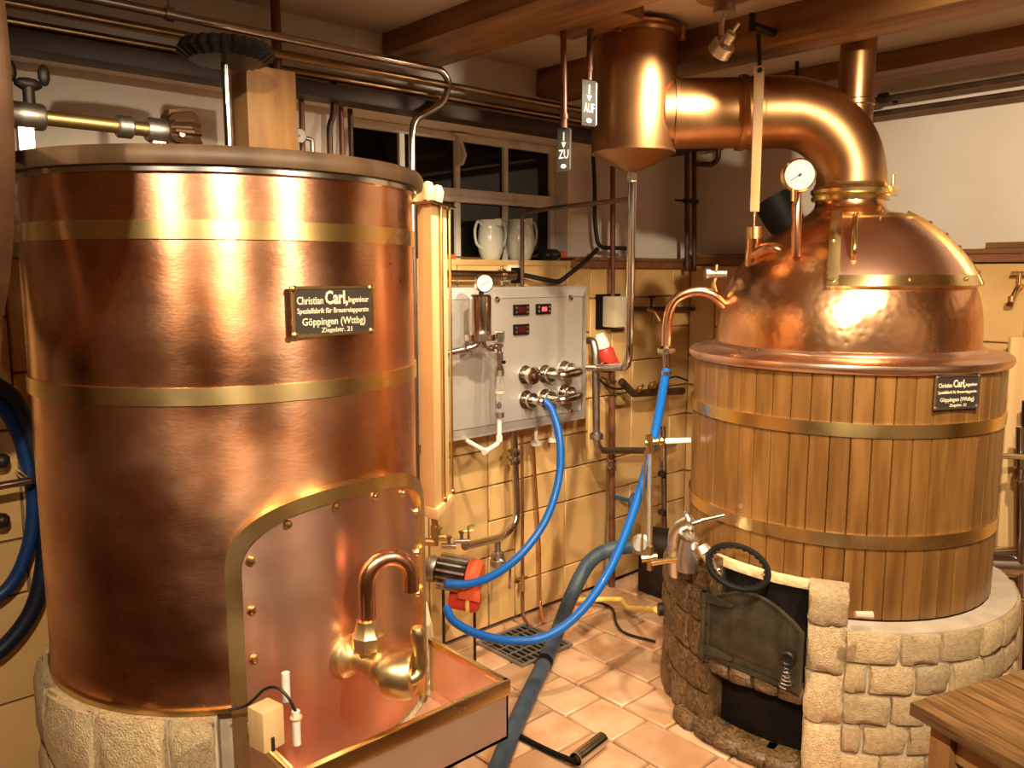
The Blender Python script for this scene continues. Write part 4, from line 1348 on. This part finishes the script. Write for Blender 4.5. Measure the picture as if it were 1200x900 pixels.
# iron door
DU = 2.312
fd = thing('firebox_door', 'greenish black cast iron firebox door with arched top in the kettle plinth', 'firebox door', (DU, 1.36, .287))
dl, drt, db = 1.528, 1.182, .288
dpoly = [(dl, db), (drt, db), (drt, .488)]
for i in range(1, 14):
    t_ = i / 14
    dpoly.append((drt + (dl - drt) * t_, .488 + .078 * math.sin(PI * t_ * .93 + .07) * (1 - .05 * t_)))
dpoly.append((dl, .505))
mapd = lambda a, b, h: V3(DU - h, a, b)
obj('door_leaf', MB().prism(dpoly, mapd, 0, .014), M['castiron'], fd, bev=.003)
cx_ = sum(p[0] for p in dpoly) / len(dpoly)
cz_ = sum(p[1] for p in dpoly) / len(dpoly)
obj('raised_rim', MB().band([((a - cx_) * .93 + cx_, (b - cz_) * .93 + cz_) for a, b in dpoly], dpoly, mapd, .013, .019), M['castiron'], fd)
obj('raised_panel', MB().box(DU - .0175, DU - .013, 1.235, 1.435, .335, .50), M['castiron'], fd, bev=.002)
for z_, l_ in ((.50, .10), (.315, .105)):
    obj('hinge_strap', MB().prism([(dl + .012, z_ - .017), (dl - l_, z_ - .005), (dl - l_, z_ + .005), (dl - .05, z_ + .016), (dl + .012, z_ + .018)], mapd, .012, .026), M['castiron'], fd, bev=.003)
    obj('hinge_eye', MB().cyl((DU - .02, dl + .014, z_ - .03), (DU - .02, dl + .014, z_ + .02), .013), M['castiron'], fd)
obj('hinge_pin', MB().cyl((DU - .02, dl + .014, .27), (DU - .02, dl + .014, .52), .009), M['castiron'], fd)
obj('latch_ring', MB().ring((DU - .028, 1.222, .395), (1, .3, 0), .020, .007, 20, 8), M['iron'], fd)
hx = [V3(DU - .03 + math.cos(i * .9) * (.006 + .0004 * i), 1.222 + math.sin(i * .9) * (.006 + .0004 * i), .372 - i * .0017) for i in range(40)]
obj('spring_handle', MB().tube(hx, .0022, 6), M['steel_dull'], fd, label='coiled spring handle')
# steel valve on the jamb
vd = 2.70
sv_ = thing('steel_butterfly_valve', 'steel butterfly valve with bar handle on top of the firebox jamb', 'valve', at(806, 668, d=vd))


def sx(x, y, d=vd):
    return at(x, y, d=d)


obj('elbow', MB().tube(fillet([sx(792, 672, vd + .12), sx(790, 640, vd + .06), sx(792, 618, vd + .04), sx(809, 610, vd)], .05), .024, 14), M['aluminium'], sv_)
obj('valve_body', MB().tube([sx(806, 668), sx(806, 655), sx(808, 632)], [.036, .038, .030], 18), M['aluminium'], sv_)
obj('handle_plate', MB().lathe([(.018, -.004), (.042, -.003), (.042, .003), (.02, .008), (.014, .018)], sx(808, 629), V3(.15, -.35, 1), 6), M['aluminium'], sv_, ang=20)
obj('clamp_collar', MB().ring(sx(806, 610), RT + V3(0, 0, .3), .026, .009, 22, 8), M['aluminium'], sv_)
obj('bar_handle', MB().tube([sx(810, 625), sx(811, 614), sx(822, 610), sx(849, 604)], [.008, .009, .009, .0085], 12), M['steel'], sv_)
obj('outlet_cone', MB().tube([sx(820, 640, vd - .03), sx(825, 648, vd - .04), sx(829, 652, vd - .045), sx(837, 668, vd - .06), sx(843, 674, vd - .06)], [.026, .033, .020, .010, .007], 16), M['aluminium'], sv_)
obj('outlet_pin', MB().cyl(sx(834, 671, vd - .06), sx(843, 667, vd - .06), .006), M['steel'], sv_)
obj('side_stub', MB().tube([sx(764, 660, vd + .05), sx(782, 657, vd + .03), sx(803, 655)], .010, 10), M['brass'], sv_)
# handwheel ring
hc = at(865, 664, d=2.50)
hn = (-FW * .45 + V3(0, 0, .9) + RT * .1).normalized()
hwh = thing('black_handwheel', 'black scalloped handwheel ring resting above the firebox door', 'handwheel', hc)
obj('rim', MB().ring(hc, hn, .096, .0085, 48, 10), M['black'], hwh)
x_, y_, _ = frame_of(hn)
sc_ = []
for i in range(96):
    a = 2 * PI * i / 96
    sc_.append(hc + (x_ * math.cos(a) + y_ * math.sin(a)) * (.087 + .0035 * math.cos(24 * a)))
obj('scalloped_edge', MB().tube(sc_, .0045, 6, closed=True), M['black'], hwh)
one('cork_stopper', MB().tube([at(1002, 720, d=2.30), at(1022, 721, d=2.30)], [.0095, .012], 14), M['cork'], 'small pale pink cork lying on the kettle plinth edge', 'cork')

# ------------------------------------------------------------------ fittings on the dome
gd = 2.70
gq = at(937, 205, d=gd)
t = thing('dome_gauge', 'brass dial gauge on a copper stem rising from the kettle dome', 'gauge', at(934, 298, d=gd + .05))
dial_gauge(t, gq, -FW - RT * .05 + V3(0, 0, -.05), .053, .035, M['brass'])
obj('copper_stem', MB().tube([at(933, 300, d=gd + .06), at(934, 240, d=gd + .03), at(935, 236, d=gd + .03), at(936, 222, d=gd + .02)], [.017, .017, .012, .011], 16), M['copper_pipe'], t)
obj('stem_screw', MB().cyl(at(929, 236, d=gd), at(929, 222, d=gd), .006), M['brass_dull'], t)
sd_ = 2.93
t = thing('hanging_measuring_stick', 'long pale wooden slat hanging from the beam hook to the dome stub', 'slat', at(886, 258, d=sd_))
a_, b_ = at(890, 77, d=sd_ - .14), at(884, 248, d=sd_ - .06)
ax_ = (a_ - b_) / 2
obj('slat_board', MB().obox((a_ + b_) / 2, RT * .016, FW * .005, ax_), M['pine'], t, bev=.002)
obj('slat_pin', MB().tube([b_ + V3(0, 0, .01), at(883, 268, d=sd_ - .02)], .005, 8), M['steel'], t)
obj('slat_nail', MB().cyl(a_ + V3(0, 0, -.015) - FW * .008, a_ + V3(0, 0, -.015) + FW * .008, .008, n=10), M['iron'], t)
t = thing('beam_hook', 'dark iron hook and rod under the beam holding the wooden slat', 'hook', at(889, 40, d=sd_ - .05))
tp_ = at(889, 30, d=sd_ - .14)
obj('hook_rod', MB().tube([V3(tp_.x, tp_.y, 2.37), a_ + V3(0, 0, .0)], .007, 10), M['iron'], t)
q = V3(tp_.x - .01, tp_.y, 2.37)
obj('hook_bolt', MB().cyl(q + V3(-.03, 0, .02), q + V3(.10, 0, .02), .013).cyl(q + V3(-.03, 0, .0), q + V3(-.03, 0, .055), .011), M['iron'], t)
t = thing('copper_stub', 'short copper stub with brass cap on the left flank of the dome', 'pipe stub', at(884, 300, d=sd_))
obj('stub_pipe', MB().tube([at(883, 310, d=sd_ + .03), at(884, 278, d=sd_)], [.032, .027], 20), M['copper_dome'], t)
obj('brass_cap', MB().tube([at(884, 280, d=sd_), at(884, 266, d=sd_)], .030, 20), M['brass'], t)
obj('dome_branch', MB().tube(catmull([at(880, 300, d=sd_ + .02), at(903, 290, d=sd_ - .06), at(925, 300, d=sd_ - .08)], 6), .02, 14), M['copper_dome'], t)
one('black_flue_collar', MB().tube([at(935, 285, d=3.22), at(918, 256, d=3.24), at(905, 233, d=3.26)], [.055, .072, .075], 24), M['black'], 'black round flue collar behind the left side of the dome', 'flue collar')
# copper bend at left flank
cb_ = thing('copper_bend', 'bright copper pipe bend leading from the dome down to the blue hose', 'copper pipe', at(782, 405, d=3.05))
cpts = [at(850, 358, d=3.0), at(832, 344, d=3.0), at(812, 342, d=3.02), at(792, 351, d=3.04), at(783, 372, d=3.05), at(781, 407, d=3.05)]
obj('bend', MB().tube(catmull(cpts, 6), .0185, 16), M['copper_pipe'], cb_)
obj('union_nut', MB().tube([at(781, 405, d=3.05), at(781, 408, d=3.05), at(781, 413, d=3.05), at(781, 415, d=3.05)], [.022, .033, .033, .02], 10), M['steel'], cb_, ang=20)
obj('hose_tail', MB().tube([at(781, 414, d=3.05), at(781, 434, d=3.05)], [.018, .010], 14), M['steel'], cb_)
t = thing('dome_cock', 'small steel and brass cock sticking out of the left side of the dome', 'valve', at(838, 325, d=3.05))
obj('cock_body', MB().cyl(at(852, 321, d=3.03), at(829, 321, d=3.05), .014).lathe([(.022, -.008), (.022, .008)], at(829, 321, d=3.05), RT, 8).cyl(at(839, 318, d=3.03), at(840, 310, d=3.03), .006), M['steel_dull'], t)
pipe('cock_tail', [at(839, 324, d=3.05), at(836, 334, d=3.05), at(840, 344, d=3.05)], .009, M['brass'], parent=t)
# sight tube frame beside the blue hose
t = thing('sight_tube', 'thin vertical sight tube with brass cocks beside the blue hose', 'sight tube', at(762, 655, d=2.98))
sq = 2.98
obj('brass_tee', MB().cyl(at(762, 530, d=sq), at(761, 510, d=sq), .015).cyl(at(756, 519, d=sq), at(776, 517, d=sq), .012).sphere(at(775, 517, d=sq), .018, 12), M['brass'], t)
obj('lever', MB().tube([at(776, 517, d=sq), at(782, 517, d=sq), at(809, 516, d=sq)], [.008, .0115, .010], 12), M['plastic_white'], t)
obj('drop_pin', MB().cyl(at(775, 520, d=sq), at(776, 540, d=sq), .005), M['brass_dull'], t)
for x in (757, 766):
    obj('guard_rod', MB().tube([at(x - 1, 528, d=sq), at(x - 5 if x < 760 else x - 3, 652, d=sq)], .0045, 8), M['brass_dull'], t)
obj('tube', MB().tube([at(761, 528, d=sq), at(760, 650, d=sq)], .007, 10), M['clearglass'], t)
obj('bottom_cock', MB().cyl(at(752, 655, d=sq), at(770, 652, d=sq), .015).cyl(at(762, 668, d=sq), at(762, 640, d=sq), .012), M['brass'], t)

# ------------------------------------------------------------------ dark pump and standpipe in the corner
t = thing('corner_pump', 'dark iron pump with flanges in the corner behind the suction hose', 'pump', at(775, 690, v=2.45))
c = at(782, 640, v=2.40)
obj('pump_body', MB().lathe([(.05, -.10), (.085, -.09), (.09, 0), (.09, .05), (.06, .06), (.05, .12)], c, (.3, -.9, 0), 20), M['iron'], t)
obj('inlet_flange', MB().lathe([(.03, -.06), (.03, 0), (.05, .004), (.05, .02), (.032, .024), (.032, .05)], at(752, 638, v=2.36), at(735, 640, d=3.42) - at(752, 638, v=2.36), 16), M['steel_dull'], t)
obj('riser', MB().tube([at(779, 640, v=2.42), at(778, 540, v=2.45), at(777, 500, v=2.5)], .013, 12), M['darkpipe'], t)
obj('pump_foot', MB().box(c.x - .08, c.x + .10, c.y - .06, c.y + .12, .0, c.z - .05), M['iron'], t, bev=.01)
for x, y in ((776, 555), (776, 600), (784, 655)):
    obj('collar', MB().lathe([(.016, -.012), (.022, -.008), (.022, .008), (.016, .012)], at(x, y, v=2.42), n=12), M['iron'], t)
c = at(743, 588, v=2.55)
one('blue_handwheel', MB().ring(c, (0.2, -1, 0), .035, .013, 18, 8).sphere(c, .024, 10).cyl(c, c + V3(0, .14, 0), .010), M['bluebox'], 'dull blue valve handwheel on the tiled wall behind the hose', 'valve handle')
pipe('thin_copper_line', [at(711, 545, v=2.672), at(711, 600, v=2.672), at(709, 640, v=2.672), at(707, 684, v=2.672)], .005, M['steel_dull'], 'thin metal line running down the tiles behind the suction hose', 'pipe', rad=.03)

# ------------------------------------------------------------------ electric pump under the panel
pd = 3.12
pm = thing('electric_pump', 'small finned electric pump with red fan cover under the control panel', 'pump', at(545, 765, d=3.22))
pa = (RT * .95 - FW * .22 - V3(0, 0, .10)).normalized()
pc = at(536, 672, d=pd)
m = MB()
obj('motor_body', MB().lathe([(.03, -.085), (.052, -.08), (.052, .05)], pc, pa, 24), M['iron'], pm)
x_, y_, d_ = frame_of(pa)
for i in range(16):
    a = 2 * PI * i / 16
    w_ = x_ * math.cos(a) + y_ * math.sin(a)
    obj('cooling_fin', MB().obox(pc + pa * -.015 + w_ * .060, pa * .058, w_ * .012, pa.cross(w_) * .0042), M['aluminium'], pm)
obj('fan_cover', MB().lathe([(.058, .045), (.070, .048), (.070, .085), (.055, .10), (0, .10)], pc, pa, 24), M['redorange'], pm, label='orange-red fan cover')
obj('terminal_box', MB().obox(pc + pa * .05 + V3(0, 0, -.055) - FW * .035, pa * .045, FW * .03, V3(0, 0, .022)), M['redorange'], pm, bev=.004)
obj('pump_head', MB().lathe([(.025, -.135), (.045, -.13), (.055, -.11), (.050, -.085)], pc, pa, 20), M['steel_dull'], pm)
obj('lower_housing', MB().lathe([(.03, -.05), (.046, -.045), (.046, .06), (.035, .07)], pc + V3(0, 0, -.10) + pa * .02, pa, 18), M['red'], pm)
obj('yellow_strap', MB().ring(pc + V3(0, 0, -.095) + pa * .055, pa, .052, .009, 22, 6), M['yellow'], pm)
for s in (-.06, .07):
    q = pc + pa * s
    obj('leg_rod', MB().cyl(V3(q.x, q.y, 0), V3(q.x, q.y, q.z - .05), .006, n=10), M['iron'], pm)
# hoses ------------------------------------------------------------------
he = at(521, 684, d=2.98)
pipe('blue_hose', [hs, at(647, 481, d=3.42), at(656, 515, d=3.38), at(655, 560, d=3.34), at(640, 608, d=3.28), at(612, 648, d=3.20), at(580, 673, d=3.10), at(550, 684, d=3.02), he], .0165, M['bluehose'],
     'bright blue hose hanging from the panel port down to the electric pump', 'hose', smooth=True, n=14)
pipe('blue_hose', [at(523, 712, d=3.0), at(532, 728, d=2.95), at(560, 743, d=2.9), at(600, 751, d=2.86), at(640, 746, d=2.86), at(675, 722, d=2.90), at(705, 684, d=2.94), at(728, 638, d=2.98), at(750, 575, d=3.02), at(768, 505, d=3.05), at(781, 432, d=3.05)], .0165, M['bluehose'],
     'bright blue hose looping low from the electric pump up to the copper bend', 'hose', smooth=True, n=14)
for i, (x, y, d_, ax) in enumerate(((781, 437, 3.05, V3(0, 0, 1)), (639, 471, 3.44, V3(.2, 0, -.6)))):
    c = at(x, y, d=d_)
    one('hose_clip', MB().lathe([(.018, -.006), (.020, -.006), (.020, .006), (.018, .006)], c, ax, 20, closed=True), M['steel'],
        ('steel hose clip on the blue hose below the copper bend', 'steel hose clip on the blue hose at the control panel')[i], 'hose clip')
pipe('suction_hose', [at(738, 640, d=3.42), at(712, 645, d=3.40), at(690, 660, d=3.36), at(671, 695, d=3.30), at(655, 735, z=.09), at(640, 772, z=.05), at(618, 818, z=.036), at(595, 870, z=.034), at(575, 925, z=.034), at(560, 990, z=.034)], .031, M['greyhose'],
     'thick grey-blue suction hose running across the tiled floor', 'hose', smooth=True, n=18)
c = at(638, 776, z=.049)
one('hose_joint', MB().tube([c + V3(.012, .006, .003) , c - V3(.012, .006, .003)], .0335, 18), M['black'], 'black joint band round the thick grey-blue hose', 'hose band')
pipe('black_floor_hose', [at(592, 853, z=.014), at(615, 866, z=.014), at(645, 881, z=.014), at(674, 893, z=.022)], .010, M['black'], 'thin black hose on the floor leading to the short steel tube', 'hose', smooth=True)
a_, b_ = at(675, 890, z=.026), at(706, 866, z=.026)
t = thing('steel_floor_tube', 'short bright steel tube lying on the terracotta floor', 'steel tube', (a_ + b_) / 2)
obj('tube', MB().lathe([(.0215, 0), (.025, 0), (.025, (b_ - a_).length), (.0215, (b_ - a_).length)], a_, b_ - a_, 24, closed=True), M['steel'], t)
pipe('yellow_gas_pipe', [at(676, 703, z=.035), at(728, 702, z=.07), at(737, 713, z=.07), at(769, 714, d=3.10)], .0125, M['yellow'], 'yellow coated gas pipe cranked along the floor into the kettle plinth', 'pipe', rad=.03, n=12)
c = at(776, 714, d=3.06)
one('gas_union', MB().tube([c - RT * .015, c + RT * .03], .026, 14), M['iron'], 'black union where the yellow gas pipe enters the plinth', 'pipe union')
pipe('floor_cable', [at(690, 702, z=.012), at(716, 712, z=.012), at(722, 730, z=.012), at(733, 742, z=.012), at(768, 752, z=.012)], .006, M['cable'], 'thin black cable lying on the floor beside the kettle plinth', 'cable', smooth=True)
# drain grate
g0, g1, h0_, h1_ = 2.16, 2.46, 2.31, 2.61
t = thing('floor_drain_grate', 'grey metal drain grate set in the floor under the blue hose', 'drain grate', ((g0 + g1) / 2, (h0_ + h1_) / 2, 0))
obj('grate_frame', MB().band([(g0 + .015, h0_ + .015), (g1 - .015, h0_ + .015), (g1 - .015, h1_ - .015), (g0 + .015, h1_ - .015)], [(g0, h0_), (g1, h0_), (g1, h1_), (g0, h1_)], lambda a, b, h: V3(a, b, h), .002, .010), M['grate'], t)
obj('drain_pit', MB().box(g0 + .01, g1 - .01, h0_ + .01, h1_ - .01, .0005, .0025), M['soot'], t)  # flat black sheet in place of the dark hollow under the bars
for i in range(1, 10):
    x = g0 + (g1 - g0) * i / 10
    obj('grate_bar', MB().box(x - .003, x + .003, h0_ + .01, h1_ - .01, .003, .0085), M['grate'], t)
for i in range(1, 5):
    y = h0_ + (h1_ - h0_) * i / 5
    obj('cross_bar', MB().box(g0 + .01, g1 - .01, y - .003, y + .003, .003, .0075), M['grate'], t)

# pipes below the panel ----------------------------------------------------
t = thing('panel_drop_pipe', 'steel pipe with clamp unions dropping from panel and turning to the pump', 'pipe', at(603, 560, v=2.60))
ptop = at(602, 505, v=2.60)
obj('tube', MB().tube(fillet([V3(ptop.x, 2.60, PZ0 + .005), at(603, 530, v=2.60), at(606, 612, v=2.60), at(590, 629, v=2.56), at(545, 640, d=2.95)], .07), .0165, 14), M['steel'], t)
for y in (530, 540):
    obj('clamp_union', MB().lathe([(.018, -.016), (.030, -.012), (.030, .006), (.020, .014)], at(602, y, v=2.60), n=18), M['steel'], t)
q = at(583, 632, v=2.56)
obj('sample_branch', MB().tube([q, at(583, 648, v=2.56)], .014, 12), M['steel_dull'], t)
obj('sample_valve', MB().lathe([(.022, -.045), (.034, -.035), (.034, -.01), (.024, -.004), (.030, .0), (.030, .02), (.02, .025)], at(583, 653, v=2.56), n=16), M['steel_dull'], t)
obj('valve_lever', MB().tube([at(585, 655, v=2.54), at(598, 662, v=2.50), at(597, 690, v=2.50)], .006, 8), M['steel'], t)
pipe('thin_copper_pipe', [at(624, 500, v=2.665), at(627, 560, v=2.665), at(632, 640, v=2.665), at(633, 707, v=2.665), at(637, 728, z=.02)], .0075, M['copper_pipe'], 'thin copper pipe running down the tiles below the panel', 'pipe', rad=.03)
pipe('thin_copper_pipe', [at(612, 510, v=2.675), at(613, 722, v=2.675), at(622, 737, z=.012)], .0065, M['rustpipe'], 'thin red-brown pipe running down the tiles to the floor drain', 'pipe', rad=.03)
c = at(611, 680, v=2.66)
one('drain_cock', MB().cyl(c + V3(-.03, -.01, .02), c + V3(.03, -.01, .01), .006).cyl(c + V3(0, -.01, .03), c + V3(-.008, -.02, -.045), .008).cyl(c, c + V3(0, .03, 0), .006), M['brass_dull'], 'tiny dark brass cock on the thin pipe above the floor drain', 'valve')

# ------------------------------------------------------------------ left edge: hoses on the wall
wl = lambda x, y: at(x, y, v=2.63)
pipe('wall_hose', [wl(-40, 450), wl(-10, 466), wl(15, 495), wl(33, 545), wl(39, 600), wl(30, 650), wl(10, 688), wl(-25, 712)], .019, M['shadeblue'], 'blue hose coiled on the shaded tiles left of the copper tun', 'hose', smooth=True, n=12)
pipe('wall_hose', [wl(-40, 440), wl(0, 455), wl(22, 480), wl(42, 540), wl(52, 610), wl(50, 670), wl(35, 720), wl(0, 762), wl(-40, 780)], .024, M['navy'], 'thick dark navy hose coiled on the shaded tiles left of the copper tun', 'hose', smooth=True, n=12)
t = thing('wall_rail', 'bright steel rail on the shaded wall left of the copper tun', 'rail', wl(10, 570))
obj('rail_bar', MB().cyl(at(-30, 575, v=2.55), at(36, 563, v=2.55), .011), M['steel'], t)
obj('rail_post', MB().cyl(at(36, 563, v=2.55), at(36, 563, v=2.55) + V3(0, .16, 0), .011), M['steel'], t)
for y in (540, 610):
    c = wl(2, y)
    one('hose_hook', MB().sphere(c, .022, 10).cyl(c, c + V3(0, .07, 0), .012), M['iron'], 'dark knob on the shaded tiles behind the blue hose coil', 'hook', 'dark knobs behind the hose coil')

# ------------------------------------------------------------------ right edge
t = thing('leaning_plank', 'pale wooden plank leaning behind the right side of the kettle', 'plank', at(1180, 640, d=3.25))
a_ = at(1197, 395, d=3.24)
b2 = at(1176, 700, d=3.22)
b2 = a_ + (b2 - a_) * ((a_.z - .012) / (a_.z - b2.z))
obj('board', MB().obox((a_ + b2) / 2, RT * .045, FW * .01, (a_ - b2) / 2), M['pine'], t, bev=.003)
t = thing('steel_keg_pump', 'polished steel pipework with round pump housing at the right of the kettle', 'pump', at(1190, 760, d=3.05))
obj('pump_drum', MB().lathe([(.04, -.08), (.065, -.075), (.065, .10), (.05, .11)], at(1178, 660, d=3.10), RT - FW * .1, 24), M['steel'], t)
obj('column', MB().tube([at(1196, 500, d=3.05), at(1196, 640, d=3.05), at(1192, 790, d=3.05)], .016, 14), M['steel'], t)
obj('column', MB().tube([at(1208, 470, d=3.10), at(1207, 790, d=3.10)], .030, 14), M['iron'], t)
obj('cross_pipe', MB().cyl(at(1150, 533, d=2.95), at(1210, 536, d=3.05), .011), M['steel'], t)
obj('knuckle', MB().lathe([(.015, -.03), (.026, -.02), (.026, .02), (.015, .03)], at(1196, 555, d=3.05), n=14), M['steel'], t)
obj('return_bend', MB().tube(catmull([at(1186, 690, d=3.02), at(1192, 703, d=3.0), at(1210, 706, d=3.0)], 6), .012, 12), M['steel'], t)
q = at(1192, 790, d=3.05)
obj('stand', MB().cyl(V3(q.x, q.y, 0), q, .018).lathe([(.09, 0), (.09, .012), (.02, .02)], (q.x, q.y, 0), n=20), M['iron'], t)
c = at(1194, 335, u=3.72)
t = thing('brass_wall_tap', 'brass tap on the pale tiles of the right wall', 'tap', c)
obj('tap_body', MB().tube(fillet([c + V3(.07, 0, 0), c + V3(-.01, 0, 0), c + V3(-.04, .01, -.06)], .03), .011, 12).lathe([(.016, 0), (.016, .02)], c + V3(-.038, .01, -.06), n=10), M['brass'], t)
obj('tap_handle', MB().cyl(c, c + V3(0, 0, .05), .007).obox(c + V3(0, 0, .052), V3(0, .03, 0), V3(.006, 0, 0), V3(0, 0, .006)), M['brass'], t)

# ------------------------------------------------------------------ wooden table
TZ = .60
c0 = at(1066, 823, z=TZ)
ta = (at(1183, 889, z=TZ) - c0).normalized()
tb = V3(-ta.y, ta.x, 0)
if tb.dot(RT) < 0:
    tb = -tb
tt = thing('wooden_table', 'plain brown wooden table with square legs near the kettle plinth', 'table', V3(c0.x, c0.y, 0) + ta * .4 + tb * .35)
W1_, W2_ = .85, .75
NB = 5
for i in range(NB):
    w_ = W2_ / NB
    q = c0 + ta * W1_ / 2 + tb * (w_ * (i + .5))
    o = obj('table_board', MB().obox(V3(0, 0, 0), V3(W1_ / 2, 0, 0), V3(0, w_ / 2 - .0008, 0), V3(0, 0, .016)), M['tablewood'], tt, bev=.003, loc=V3(q.x, q.y, TZ - .016)) if False else None
    mbx = MB().obox(V3(0, 0, 0), V3(W1_ / 2, 0, 0), V3(0, w_ / 2 - .0008, 0), V3(0, 0, .016))
    o = link('table_board', mbx.mesh('table_board', bev=.003), M['tablewood'], tt, V3(q.x, q.y, TZ - .016))
    o.rotation_euler = (0, 0, math.atan2(ta.y, ta.x))
for i in (0, 1):
    for j in (0, 1):
        q = c0 + ta * (.06 if i == 0 else W1_ - .06) + tb * (.06 if j == 0 else W2_ - .06)
        obj('leg', MB().obox(V3(q.x, q.y, (TZ - .032) / 2), ta * .027, tb * .027, V3(0, 0, (TZ - .032) / 2)), M['postwood'], tt, bev=.004)
for j in (.06, W2_ - .06):
    q = c0 + ta * W1_ / 2 + tb * j
    obj('apron', MB().obox(V3(q.x, q.y, TZ - .032 - .04), ta * (W1_ / 2 - .09), tb * .010, V3(0, 0, .04)), M['postwood'], tt)
for i in (.06, W1_ - .06):
    q = c0 + ta * i + tb * W2_ / 2
    obj('apron', MB().obox(V3(q.x, q.y, TZ - .032 - .04), tb * (W2_ / 2 - .09), ta * .010, V3(0, 0, .04)), M['postwood'], tt)

# ------------------------------------------------------------------ hanging signs ZU and AUF
def sign(word, rod_top, rod_bot, bottom, w, yawd, lab):
    t = thing('hanging_sign', lab, 'sign', rod_bot)
    obj('rod', MB().tube([V3(rod_top.x, rod_top.y, 2.42), rod_bot], .011, 12), M['rustpipe'], t)
    obj('rod_collar', MB().cyl(rod_bot + V3(0, 0, .03), rod_bot + V3(0, 0, .045), .014), M['rustpipe'], t)
    a = R(yawd)
    n = (-FW * math.cos(a) + RT * math.sin(a))
    x = V3(-n.y, n.x, 0)
    h = rod_bot.z - bottom
    c = V3(rod_bot.x, rod_bot.y, (rod_bot.z + bottom) / 2)
    pl_ = obj('sign_plate', MB().obox(c, x * w / 2, n * .0025, V3(0, 0, h / 2)), M['tagmetal'], t, bev=.002)
    cc = c + n * .003
    lettering('sign_lettering', [(word, -w * .38, -h * .20, h * .2, w * .76)], cc, x, V3(0, 0, 1), n, M['whitepaint'], pl_, .001)
    zt = c.z + h * .40
    m = MB().obox(V3(cc.x, cc.y, zt - h * .10) , x * w * .05, n * .0008, V3(0, 0, h * .10))
    b0_ = cc + V3(0, 0, h * .17)
    m.prism([(-w * .18, 0), (w * .18, 0), (0, -h * .13)], lambda p, q, hh: b0_ + x * p + V3(0, 0, q) + n * hh, 0, .001)
    m.prism([(w * .20 * math.cos(2 * PI * k / 14), -h * .38 + h * .05 * math.sin(2 * PI * k / 14)) for k in range(14)], lambda p, q, hh: cc + x * p + V3(0, 0, q) + n * hh, 0, .001)
    obj('sign_arrow', m, M['whitepaint'], pl_)
    obj('bright_edge', MB().obox(c + x * (w / 2 + .001), x * .0018, n * .004, V3(0, 0, h * .46)), M['aluminium'], pl_)


sign('ZU', at(660, 43, d=2.88), at(661, 150, d=2.88), at(663, 201, d=2.88).z, .046, -20, 'dark metal sign reading ZU with arrow hanging on a brown rod')
sign('AUF', at(692, 32, d=2.90), at(690, 94, d=2.90), at(690, 148, d=2.90).z, .062, 35, 'dark metal sign reading AUF with arrow hanging on a brown rod')

# ------------------------------------------------------------------ visible spotlight
sl = thing('ceiling_spotlight', 'small satin aluminium spotlight under the ceiling by the middle beam', 'spotlight', at(848, 5, z=2.43))
sb_ = at(849, 4, z=2.425)
obj('mount_board', MB().lathe([(.085, 2.43), (.09, 2.435), (.09, CEIL)], (sb_.x - .03, sb_.y - .02, 0), n=28), M['beam'], sl)
obj('lamp_base', MB().lathe([(.034, 2.395), (.034, 2.43)], (sb_.x, sb_.y, 0), n=20), M['steel_dull'], sl)
ds = (sb_).dot(FW)
obj('lamp_arm', MB().tube([V3(sb_.x, sb_.y, 2.40), at(846, 26, d=ds), at(845, 42, d=ds)], .009, 10), M['aluminium'], sl)
h0v, h1v = at(866, 27, d=ds - .06), at(842, 62, d=ds + .015)
hd = (h1v - h0v)
obj('lamp_head', MB().tube([h0v, h0v + hd * .3, h0v + hd * .33, h0v + hd * .66, h0v + hd * .68, h1v], [.005, .006, .017, .018, .036, .038], 22), M['aluminium'], sl)
obj('lamp_lens', MB().tube([h1v - hd.normalized() * .002, h1v + hd.normalized() * .002], .033, 20), M['lampface'], sl)
spot(h1v + hd.normalized() * .012, h1v + hd.normalized() * 1 + V3(-.2, .2, -.2), 40, 110, .6, .03)
